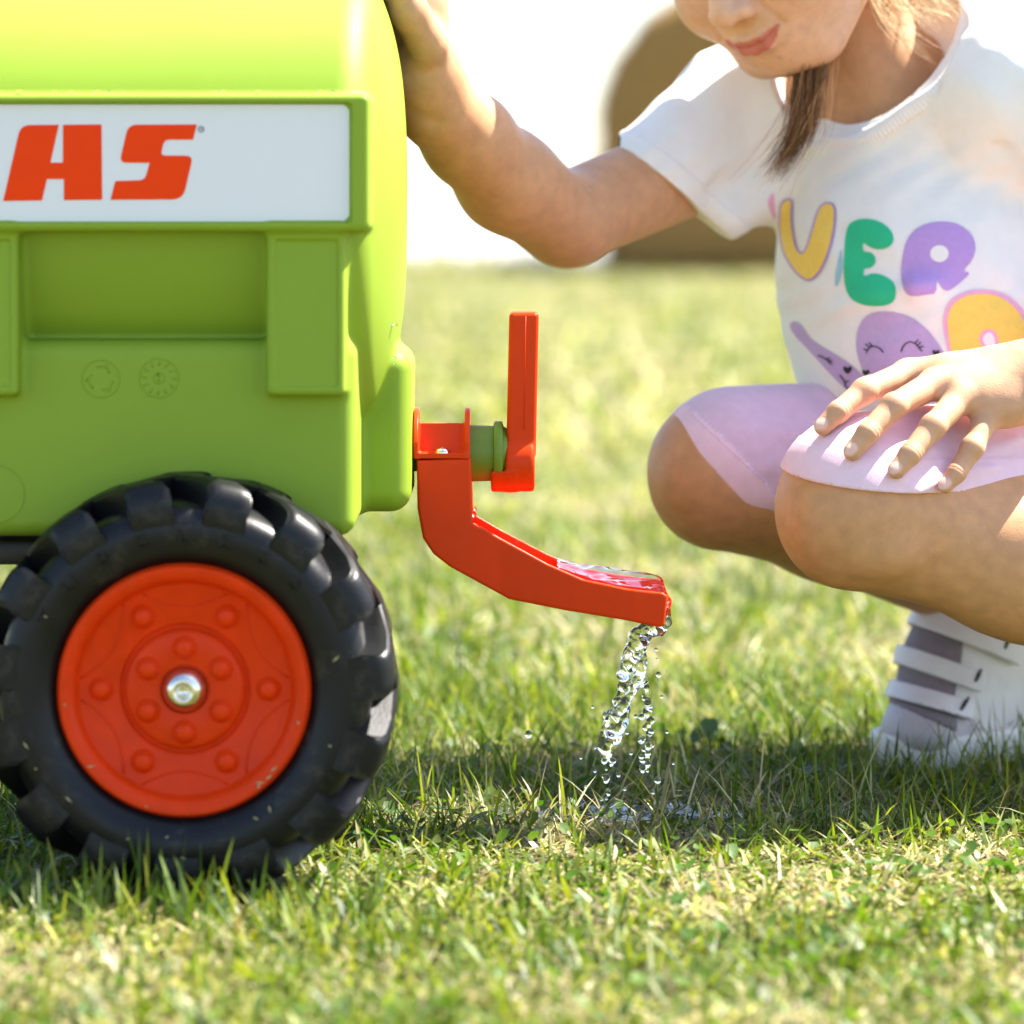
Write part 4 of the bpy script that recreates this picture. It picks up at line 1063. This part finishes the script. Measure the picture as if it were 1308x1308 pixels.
def c_head(v):
    q_ = hl(v.astype(f32)); x, y, z = q_[:, 0], q_[:, 1], q_[:, 2]; c_ = np.tile(SK_FACE, (len(v), 1))
    t = np.clip((-z - .085 + (y < .03) * .05) / .03, 0, 1)[:, None]; c_ = c_ * (1 - t) + SK_ARM * 1.0 * t
    zc = -.0568 + .0056 * (np.abs(x) / .021) ** 2
    wv = np.clip(1 - (np.abs(x) / .0225) ** 2, 0, 1) ** .6
    lip_ = np.clip((np.minimum(z - (zc - .0088 * wv), (zc + .0052 * wv) - z)) / .0012 + .3, 0, 1) * (y > .055) * (np.abs(x) < .0225)
    lip_ = lip_[:, None]; c_ = c_ * (1 - lip_) + np.array([.50, .150, .105]) * lip_
    ln_ = (np.exp(-((z - zc) / .0007) ** 2) * (np.abs(x) < .0222) * (y > .055))[:, None] * .12; c_ = c_ * (1 - ln_) + np.array([.14, .035, .025]) * ln_
    for s_ in (-1, 1):
        w_ = np.exp(-(((x - s_ * .036) / .016) ** 2 + ((z + .026) / .015) ** 2))[:, None] * .35 * (y > .03)[:, None]; c_ = c_ * (1 - w_) + np.array([.60, .25, .155]) * w_
        w_ = np.exp(-(((x - s_ * .0062) / .0026) ** 2 + ((y - .0840) / .003) ** 2 + ((z + .0372) / .0024) ** 2))[:, None] * .8; c_ = c_ * (1 - w_) + np.array([.15, .05, .03]) * w_
        w_ = ((np.abs(x - s_ * .030) < .012) & (np.abs(z - .0015 - 8 * (x - s_ * .03) ** 2) < .0012) & (y > .05))[:, None] * .8; c_ = c_ * (1 - w_) + np.array([.05, .025, .015]) * w_
        w_ = ((np.abs(x - s_ * .030) < .015) & (np.abs(z - .024 + 14 * (x - s_ * .03) ** 2) < .0028) & (y > .04))[:, None] * .6; c_ = c_ * (1 - w_) + np.array([.14, .07, .03]) * w_
    for mx, mz, mr in ((.0085, -.0735, .0011), (.0125, -.0790, .0009)):
        w_ = np.exp(-(((x - mx) ** 2 + (z - mz) ** 2) / mr ** 2))[:, None] * .45 * (y > .03)[:, None]; c_ = c_ * (1 - w_) + np.array([.30, .11, .05]) * w_
    return c_
body_piece(head_sdf, (.03, 2.19, .42), (.34, 2.50, .72), .0013, c_head, lip=1.5)
vs, qs, ns, cs, o_ = [], [], [], [], 0
for v, q_, n, c_ in body_parts: vs.append(v); qs.append(q_ + o_); ns.append(n); cs.append(c_); o_ += len(v)
vs, qs, ns, cs = map(np.concatenate, (vs, qs, ns, cs))
me = mesh_np('body', vs, qs, np.full(len(qs), 4), ns); color_attr(me, cs)
link('body', me, M['skin'], girl)

# ---- hair: a cap of hair, a dark tress on the far side and near-side wisps with sunlight painted into their colour
def cap_sdf(p):
    q_ = hl(p); d = ellipsoid((0, -.016, .034), (.0765, .092, .080))(q_)
    d = d + .0012 * np.sin(q_[:, 0] * 420 + 3 * np.sin(q_[:, 1] * 50)) * np.cos(q_[:, 1] * 20)
    hairline = (q_[:, 1] - .045) * .75 + (.045 - q_[:, 2]) * .66
    return smax(smax(d, hairline, .004), -.050 - q_[:, 2], .006)
me, v, q_, n = sdf_mesh('hair', cap_sdf, (.03, 2.19, .45), (.34, 2.50, .72), .0025)
color_attr(me, np.array([.17, .085, .035])); hair = link('hair', me, M['hair'], girl)
rh = np.random.default_rng(11)
def tress(guides, n, spread, cols, rad, nseg=12, fray=.0):
    """strands that follow a guide curve, bunched by spread at each guide point"""
    g_ = np.array([a for a in guides]); sp = np.array(spread); m = len(g_); parts_v, parts_f, pc_, o_ = [], [], [], 0
    tt = np.linspace(0, m - 1, nseg)
    for i in range(n):
        off = rh.normal(0, 1, 3) * np.array([1, .6, .35]); L = rh.uniform(.62, 1.0); w_ = rh.normal(0, fray, 3); ph = rh.uniform(0, 6.28)
        pts = []
        for t in tt * L:
            k_ = min(int(t), m - 2); u = t - k_
            p0 = g_[max(k_ - 1, 0)]; p1, p2 = g_[k_], g_[k_ + 1]; p3 = g_[min(k_ + 2, m - 1)]
            c_ = .5 * ((2 * p1) + (p2 - p0) * u + (2 * p0 - 5 * p1 + 4 * p2 - p3) * u * u + (3 * p1 - p0 - 3 * p2 + p3) * u ** 3)
            s_ = sp[k_] * (1 - u) + sp[k_ + 1] * u
            pts.append(c_ + off * s_ + w_ * (t / m) ** 2 + .0006 * np.array([math.sin(t * 3 + ph), 0, math.cos(t * 2.3 + ph)]))
        r = rad * rh.uniform(.6, 1.2); rr = [r * (1 - .75 * (j / (nseg - 1)) ** 2) for j in range(nseg)]
        v_, f_ = tube_path(pts, rr, 4); parts_v += [tuple(a) for a in v_]; parts_f += [tuple(a + o_ for a in b) for b in f_]; o_ += len(v_)
        pc_.append(np.tile(cols[rh.integers(len(cols))] * rh.uniform(.7, 1.3), (len(v_), 1)))
    me = mesh_py('strands', parts_v, parts_f, True); color_attr(me, np.concatenate(pc_)); return me
DK = np.array([[.115, .048, .014], [.17, .078, .025], [.07, .029, .009], [.28, .145, .055]]); SUN_TINT = np.array([[.74, .52, .28], [.85, .66, .42], [.60, .40, .20]])  # second set is the same brown hair, coloured blond to look sunlit
link('dark_tress', tress([P(1050, 20, 2.325), P(1034, 80, 2.318), P(1029, 130, 2.312), P(1020, 172, 2.306), P(988, 224, 2.303)], 760, [.0044, .0043, .0042, .0036, .0016], DK, .00030, 16, .007), M['hair'], hair)
link('loose_strands', tress([P(1052, 20, 2.32), P(1036, 80, 2.312), P(1030, 130, 2.306), P(1016, 168, 2.302), P(978, 216, 2.300)], 110, [.0060, .0066, .0070, .0066, .0050], DK * 1.5, .00022, 18, .018), M['hair'], hair)
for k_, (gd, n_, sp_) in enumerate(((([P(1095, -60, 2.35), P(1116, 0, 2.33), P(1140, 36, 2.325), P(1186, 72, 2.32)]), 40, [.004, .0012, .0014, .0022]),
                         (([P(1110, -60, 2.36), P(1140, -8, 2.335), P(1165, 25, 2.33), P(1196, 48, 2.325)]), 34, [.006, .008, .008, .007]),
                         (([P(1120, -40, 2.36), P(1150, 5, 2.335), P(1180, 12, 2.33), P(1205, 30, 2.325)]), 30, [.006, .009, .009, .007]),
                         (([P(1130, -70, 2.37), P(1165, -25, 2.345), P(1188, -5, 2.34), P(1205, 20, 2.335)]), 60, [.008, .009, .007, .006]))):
    link('sun_tinted_wisps', tress(gd, n_, sp_, SUN_TINT, .00026, 12, .012), M['hair'], hair)

# ---- shoe of the right foot
up_ = Union().add(rcone(P(1240, 815, 2.425), P(1205, 880, 2.405), .0345, .0295)).add(rcone(P(1203, 880, 2.405), P(1182, 935, 2.39), .0295, .0235), .02) \
    .add(ellipsoid(P(1165, 955, 2.375), (.026, .034, .020)), .015).add(rcone(P(1248, 832, 2.43), P(1312, 912, 2.44), .034, .031), .03).add(rcone(P(1190, 935, 2.40), P(1310, 920, 2.45), .024, .030), .02)
dors = V(-.42, -.10, -.90); dors /= np.linalg.norm(dors)
collar_cut = plane(P(1243, 814, 2.425), V(.22, .0, 1))
def shoe_sdf(p):
    d = smax(up_(p), collar_cut(p), .004)
    d = smax(d, -smax(rcone(P(1243, 780, 2.425), P(1235, 840, 2.425), .030, .026)(p), -1 + 0 * d, .001), .003)
    return smax(d, .006 - p[:, 2], .002)
me, *_ = sdf_mesh('shoe', shoe_sdf, (.21, 2.32, .0), (.40, 2.50, .15), .0020)
shoe = link('shoe', me, M['shoe'], girl)
solec = rcone(P(1165, 960, 2.378), P(1322, 950, 2.445), .0345, .0335)
def sole_sdf(p):
    d = solec(p * V(1, 1, .35) + V(0, 0, .65 * PZ(960, 2.4)))
    g_ = .0012 * (np.sin(p[:, 0] * 900 + p[:, 1] * 500) > .2)
    return smax(smax(d, np.abs(p[:, 2] - .012) - .0115, .003), -1 + 0 * d, .001) + g_ * 0
me, *_ = sdf_mesh('sole', sole_sdf, (.20, 2.30, -.004), (.43, 2.52, .04), .0022)
sole = link('sole', me, M['sole'], shoe)
toe_cap = lambda p: smax(up_(p) - .0012, np.maximum((p - P(1172, 925, 2.385).astype(f32)) @ V(.35, .35, .87), .010 - p[:, 2]), .002)
me, *_ = sdf_mesh('toe_cap', toe_cap, (.21, 2.30, .0), (.36, 2.48, .09), .0022); link('toe_cap', me, M['shoe_toe'], shoe)
tongue = lambda p: smax(up_(p) - .0022, np.maximum((p - P(1190, 870, 2.39).astype(f32)) @ V(.86, .42, -.30) , np.abs((p - P(1205, 862, 2.40).astype(f32)) @ dors) - .046), .002)
me, *_ = sdf_mesh('tongue', tongue, (.21, 2.30, .0), (.40, 2.50, .15), .0022); link('tongue', me, M['shoe_trim'], shoe)
def strap(cx, cy, D, wd, th, tilt, sx):
    ax = V(-.39 + tilt, -.12, -.92); ax /= np.linalg.norm(ax); c_ = P(cx, cy, D).astype(f32)
    side = plane(P(cx + sx, cy + 20, D), V(.95, .15, -.2))
    return lambda p: smax(smax(smax(up_(p) - th, -(up_(p) - th + .004), .001), np.abs((p - c_) @ ax) - wd, .0015), side(p), .0015)
for cx, cy, D, wd, th, tl_, sx in ((1228, 832, 2.395, .0090, .0064, .02, 60), (1197, 880, 2.375, .0066, .0062, .05, 42), (1188, 920, 2.37, .0060, .0060, .12, 36)):
    me, *_ = sdf_mesh('strap', strap(cx, cy, D, wd, th, tl_, sx), (.20, 2.30, .02), (.40, 2.50, .14), .0017); link('strap', me, M['shoe'], shoe)
outer_shoe = lambda p: up_(p) - .0064
for (x0, y0, x1, y1) in ((1277, 833, 1270, 852), (1240, 878, 1232, 894), (1224, 914, 1214, 930)):
    q_ = [on_surface(outer_shoe, x0 + (x1 - x0) * t, y0 + (y1 - y0) * t, .0, 2.2, 2.6) for t in (0, .5, 1)]
    if all(a is not None for a in q_):
        v, f = tube_path(q_, [.0008, .0015, .0009], 8); link('strap_slot', mesh_py('slot', v, f, True), M['dark'], shoe)
sock = lambda p: smax(rcone(P(1240, 770, 2.42), P(1238, 830, 2.425), .0275, .031)(p), plane(P(1240, 783, 2.42), V(-.25, 0, .96))(p), .002)
me, *_ = sdf_mesh('sock', sock, (.24, 2.36, .05), (.38, 2.48, .16), .0022); link('sock', me, M['sock'], shoe)
s2 = copy_tree(shoe, girl); s2.location = Vector(s2.location) + Vector((.118, -.225, 0))

# she crouches a little behind the spout; the shoes stand on the turf
girl.location = (.3726, 2.4426, -.0135); girl.scale = (1.035, 1.035, 1.035)
for o in [h for h in bpy.data.objects if h.parent == girl and h.name.startswith('shoe') and not h.name.startswith('shoe_') and h.data.name.startswith('shoe')]:
    o.location.z += .012; o.location.x += .007
# ------------------------------------------------------------------ running water
rw = np.random.default_rng(21)
def trough_top(x, y):
    px = 654 + x * F / 2.17
    rim = np.interp(px, [690, 700, 745, 800, 850, 880], [716, 720, 739, 750, 756, 759])
    z = HC - (rim - HORIZON) * 2.17 / F
    u = np.clip((px - 700) / 40, 0, 1)
    s_ = (y - 2.2) / .036
    return z - .016 * (1 - np.clip((px - 701) / 16, 0, 1)) ** 2 + u * (.0012 + .0034 * np.exp(-((s_ - .55) / .55) ** 2) * np.clip((px - 715) / 50, 0, 1) * np.clip((862 - px) / 25, 0, 1)) \
        + u * (.0006 * np.sin(x * 170 + 2 * np.sin(y * 90)) * np.sin(y * 130 + x * 60) + .00034 * np.sin(x * 330 - y * 240 + 2 * np.sin(x * 130)))
pth = np.array([(842, 797), (824, 806), (815, 822), (811, 845), (803, 872), (794, 900), (784, 925), (778, 948), (779, 972), (775, 998), (770, 1032), (766, 1058)], float)
wid = np.array([10, 18, 19, 17, 14, 14, 16, 12, 9, 7, 6, 5], float)
def at_path(t):
    t = min(max(t, 0), len(pth) - 1.001); k_ = int(t); u = t - k_
    return pth[k_] * (1 - u) + pth[k_ + 1] * u, wid[k_] * (1 - u) + wid[k_ + 1] * u
blobs = []
for i in range(58):
    t = (len(pth) - 1.2) * (i / 57) ** .75; c_, hw_ = at_path(t); r = rw.uniform(.22, .48) * hw_ / 2100
    blobs.append((P(c_[0] + rw.uniform(-1, 1) * hw_ * .8, c_[1] + rw.uniform(-5, 5), 2.2 + rw.uniform(-1, 1) * hw_ / 2100 * .6), max(r, .0010)))
strand_f = []
for i in range(6):   # ropes of water that twist round each other and part lower down
    ph, fr, am = rw.uniform(0, 6.28), rw.uniform(.5, .9), rw.uniform(.45, .95); pts, rd = [], []
    for t in np.linspace(0 if i < 4 else 2, rw.uniform(6.5, 9.5), 22):
        c_, hw_ = at_path(t); pts.append(P(c_[0] + am * hw_ * math.sin(ph + fr * t * 1.6), c_[1], 2.2 + am * hw_ / 2100 * math.cos(ph + fr * t * 1.6) * .7)); rd.append(max(.0007, hw_ / 2100 * (.26 + .12 * math.sin(3.1 * t + ph))))
    strand_f.append(chain(pts, rd, .0008))
BC = np.array([b[0] for b in blobs], f32); BRd = np.array([b[1] for b in blobs], f32)
lipw = chain([P(842, 755, 2.19), P(852, 768, 2.19), P(853, 795, 2.195), P(843, 805, 2.2), P(824, 806, 2.2)], [.0035, .0022, .0020, .0030, .005], .003)
lipw2 = chain([P(838, 745, 2.215), P(850, 765, 2.215), P(851, 795, 2.21), P(838, 804, 2.205)], [.004, .0022, .0020, .0035], .003)
def water_sdf(p):
    d = np.minimum(lipw(p), lipw2(p)); 
    for g_ in strand_f: d = smin(d, g_(p), .0016)
    dm = np.full(len(p), 1.0, f32)
    for c_, r in zip(BC, BRd): dm = smin(dm, np.linalg.norm(p - c_, axis=-1) - r, .0022)
    d = smin(d, dm, .003)
    x, y, z = p[:, 0], p[:, 1], p[:, 2]
    top = (z - trough_top(x, y)) * .8
    px = 654 + x * F / 2.17
    box = np.maximum(np.maximum(702 - px, px - 849) * 2.17 / F, np.abs(y - 2.2) - (sp_w(x) - .0022))
    fill = smax(smax(top, box, .002), -(pi_(x, z) * -1) - .02 if False else pi_(x, z) - .0008, .001)
    d = smin(d, fill, .004)
    return d + .00022 * np.sin(x * 1100 + 3 * np.sin(z * 260)) * np.sin(z * 430 + y * 700) * np.clip((PZ(790, 2.2) - z) * 100, 0, 1)
v, q_, n = polygonize(water_sdf, (PX(690, 2.2), 2.15, .0), (PX(866, 2.2), 2.25, .172), .0009, lip=1.5)
fc = v[q_].mean(1)
me = mesh_np('running_water', v, q_, np.full(len(q_), 4), n, mats=((fc[:, 2] > PZ(792, 2.2)) & (fc[:, 0] < PX(847, 2.2))).astype(np.int32))
tag(link('running_water', me, [M['water'], M['film']]), 'clear water filling the red spout and pouring off its lip onto the grass', 'water')
# a thinner trickle beside it
tp = [(826, 806), (824, 830), (823, 856), (827, 880), (829, 905), (828, 935), (827, 960), (827, 985)]
tc_ = chain([P(a, b, 2.205) for a, b in tp], [.0013, .0007, .0010, .0016, .0020, .0012, .0016, .0009], .001)
tb = [(P(820 + rw.uniform(-3, 12), y_, 2.205 + rw.uniform(-.003, .003)), rw.uniform(.0011, .0024)) for y_ in np.linspace(870, 985, 26)]
def trickle_sdf(p):
    d = tc_(p)
    for c_, r in tb: d = smin(d, np.linalg.norm(p - c_.astype(f32), axis=-1) - r, .0012)
    return d
me, *_ = sdf_mesh('trickle', trickle_sdf, (PX(800, 2.2), 2.19, .02), (PX(850, 2.2), 2.22, .14), .0006)
tag(link('water_trickle', me, M['water']), 'thin broken trickle of water just beside the thick stream under the spout', 'water')
# single drops in the air
bm = bmesh.new(); bmesh.ops.create_icosphere(bm, subdivisions=3, radius=1.0); dme = bpy.data.meshes.new('drop'); bm.to_mesh(dme); bm.free()
dme.polygons.foreach_set('use_smooth', np.ones(len(dme.polygons), bool)); dme.materials.append(M['water'])
first = None
for px, py, r, D in ((675, 938, 4.5, 2.24), (838, 830, 2.6, 2.2), (841, 862, 3.6, 2.2), (839, 842, 1.6, 2.2), (819, 946, 4.4, 2.19), (833, 952, 3, 2.21), (840, 997, 4.2, 2.18), (757, 903, 2.2, 2.2), (801, 936, 2.4, 2.21), (760, 955, 2, 2.19),
                     (812, 915, 2.6, 2.2), (806, 962, 2.2, 2.2), (845, 890, 2.0, 2.21), (852, 935, 2.2, 2.2), (790, 990, 2.6, 2.2), (798, 1008, 2.2, 2.19), (760, 985, 2.0, 2.2), (742, 968, 1.8, 2.21), (834, 1012, 2.4, 2.19), (815, 870, 2.0, 2.2),
                     (748, 1005, 2.0, 2.19), (860, 975, 1.8, 2.2), (605, 657, 4, 2.19), (607, 650, 2.2, 2.19), (660, 692, 1.8, 2.225), (742, 575, 1.2, 2.2)):
    o = bpy.data.objects.new('water_drop', dme) if first is None else first.copy(); C.objects.link(o); first = first or o
    s_ = r * D / F; o.scale = (s_, s_, s_ * rw.uniform(1.0, 1.35)); o.location = P(px, py, D)
    tag(o, {938: 'lone clear water drop over the shaded grass between the tyre and the stream', 657: 'larger water bead clinging to the front wall of the red spout where the trough begins',
            650: 'smaller water bead just above another on the wall of the red spout', 692: 'small water bead on the far rim of the red trough halfway down', 575: 'tiny water drop in the air well above the trough'}.get(py, 'tiny clear drop of water in the air beside the stream below the red spout'),
        'water drop', 'drops of water round the spout')
# puddle between the blades
def puddle():
    cx, cy = PX(800, 2.25), 2.245; n1, n2 = 90, 34; vs, fs, keep = [], [], []
    for i in range(n1):
        for j in range(n2):
            u, v_ = i / (n1 - 1) * 2 - 1, j / (n2 - 1) * 2 - 1
            x, y = cx + u * .088, cy + v_ * .040
            e = u * u + v_ * v_ + .30 * math.sin(9 * u + 2 * v_) + .25 * math.sin(9 * v_ - 7 * u) + .18 * math.sin(23 * u)
            vs.append((x, y, .0050 - max(0, e - .6) * .012 + .00030 * math.sin(x * 380 + 3 * math.sin(y * 200)) + .00016 * math.sin(y * 600 + x * 160))); keep.append(e < 1.0)
    for i in range(n1 - 1):
        for j in range(n2 - 1):
            q_ = (i * n2 + j, (i + 1) * n2 + j, (i + 1) * n2 + j + 1, i * n2 + j + 1)
            if all(keep[a] for a in q_): fs.append(q_)
    return mesh_py('puddle', vs, fs, True)
tag(link('puddle', puddle(), M['film']), kind='structure')
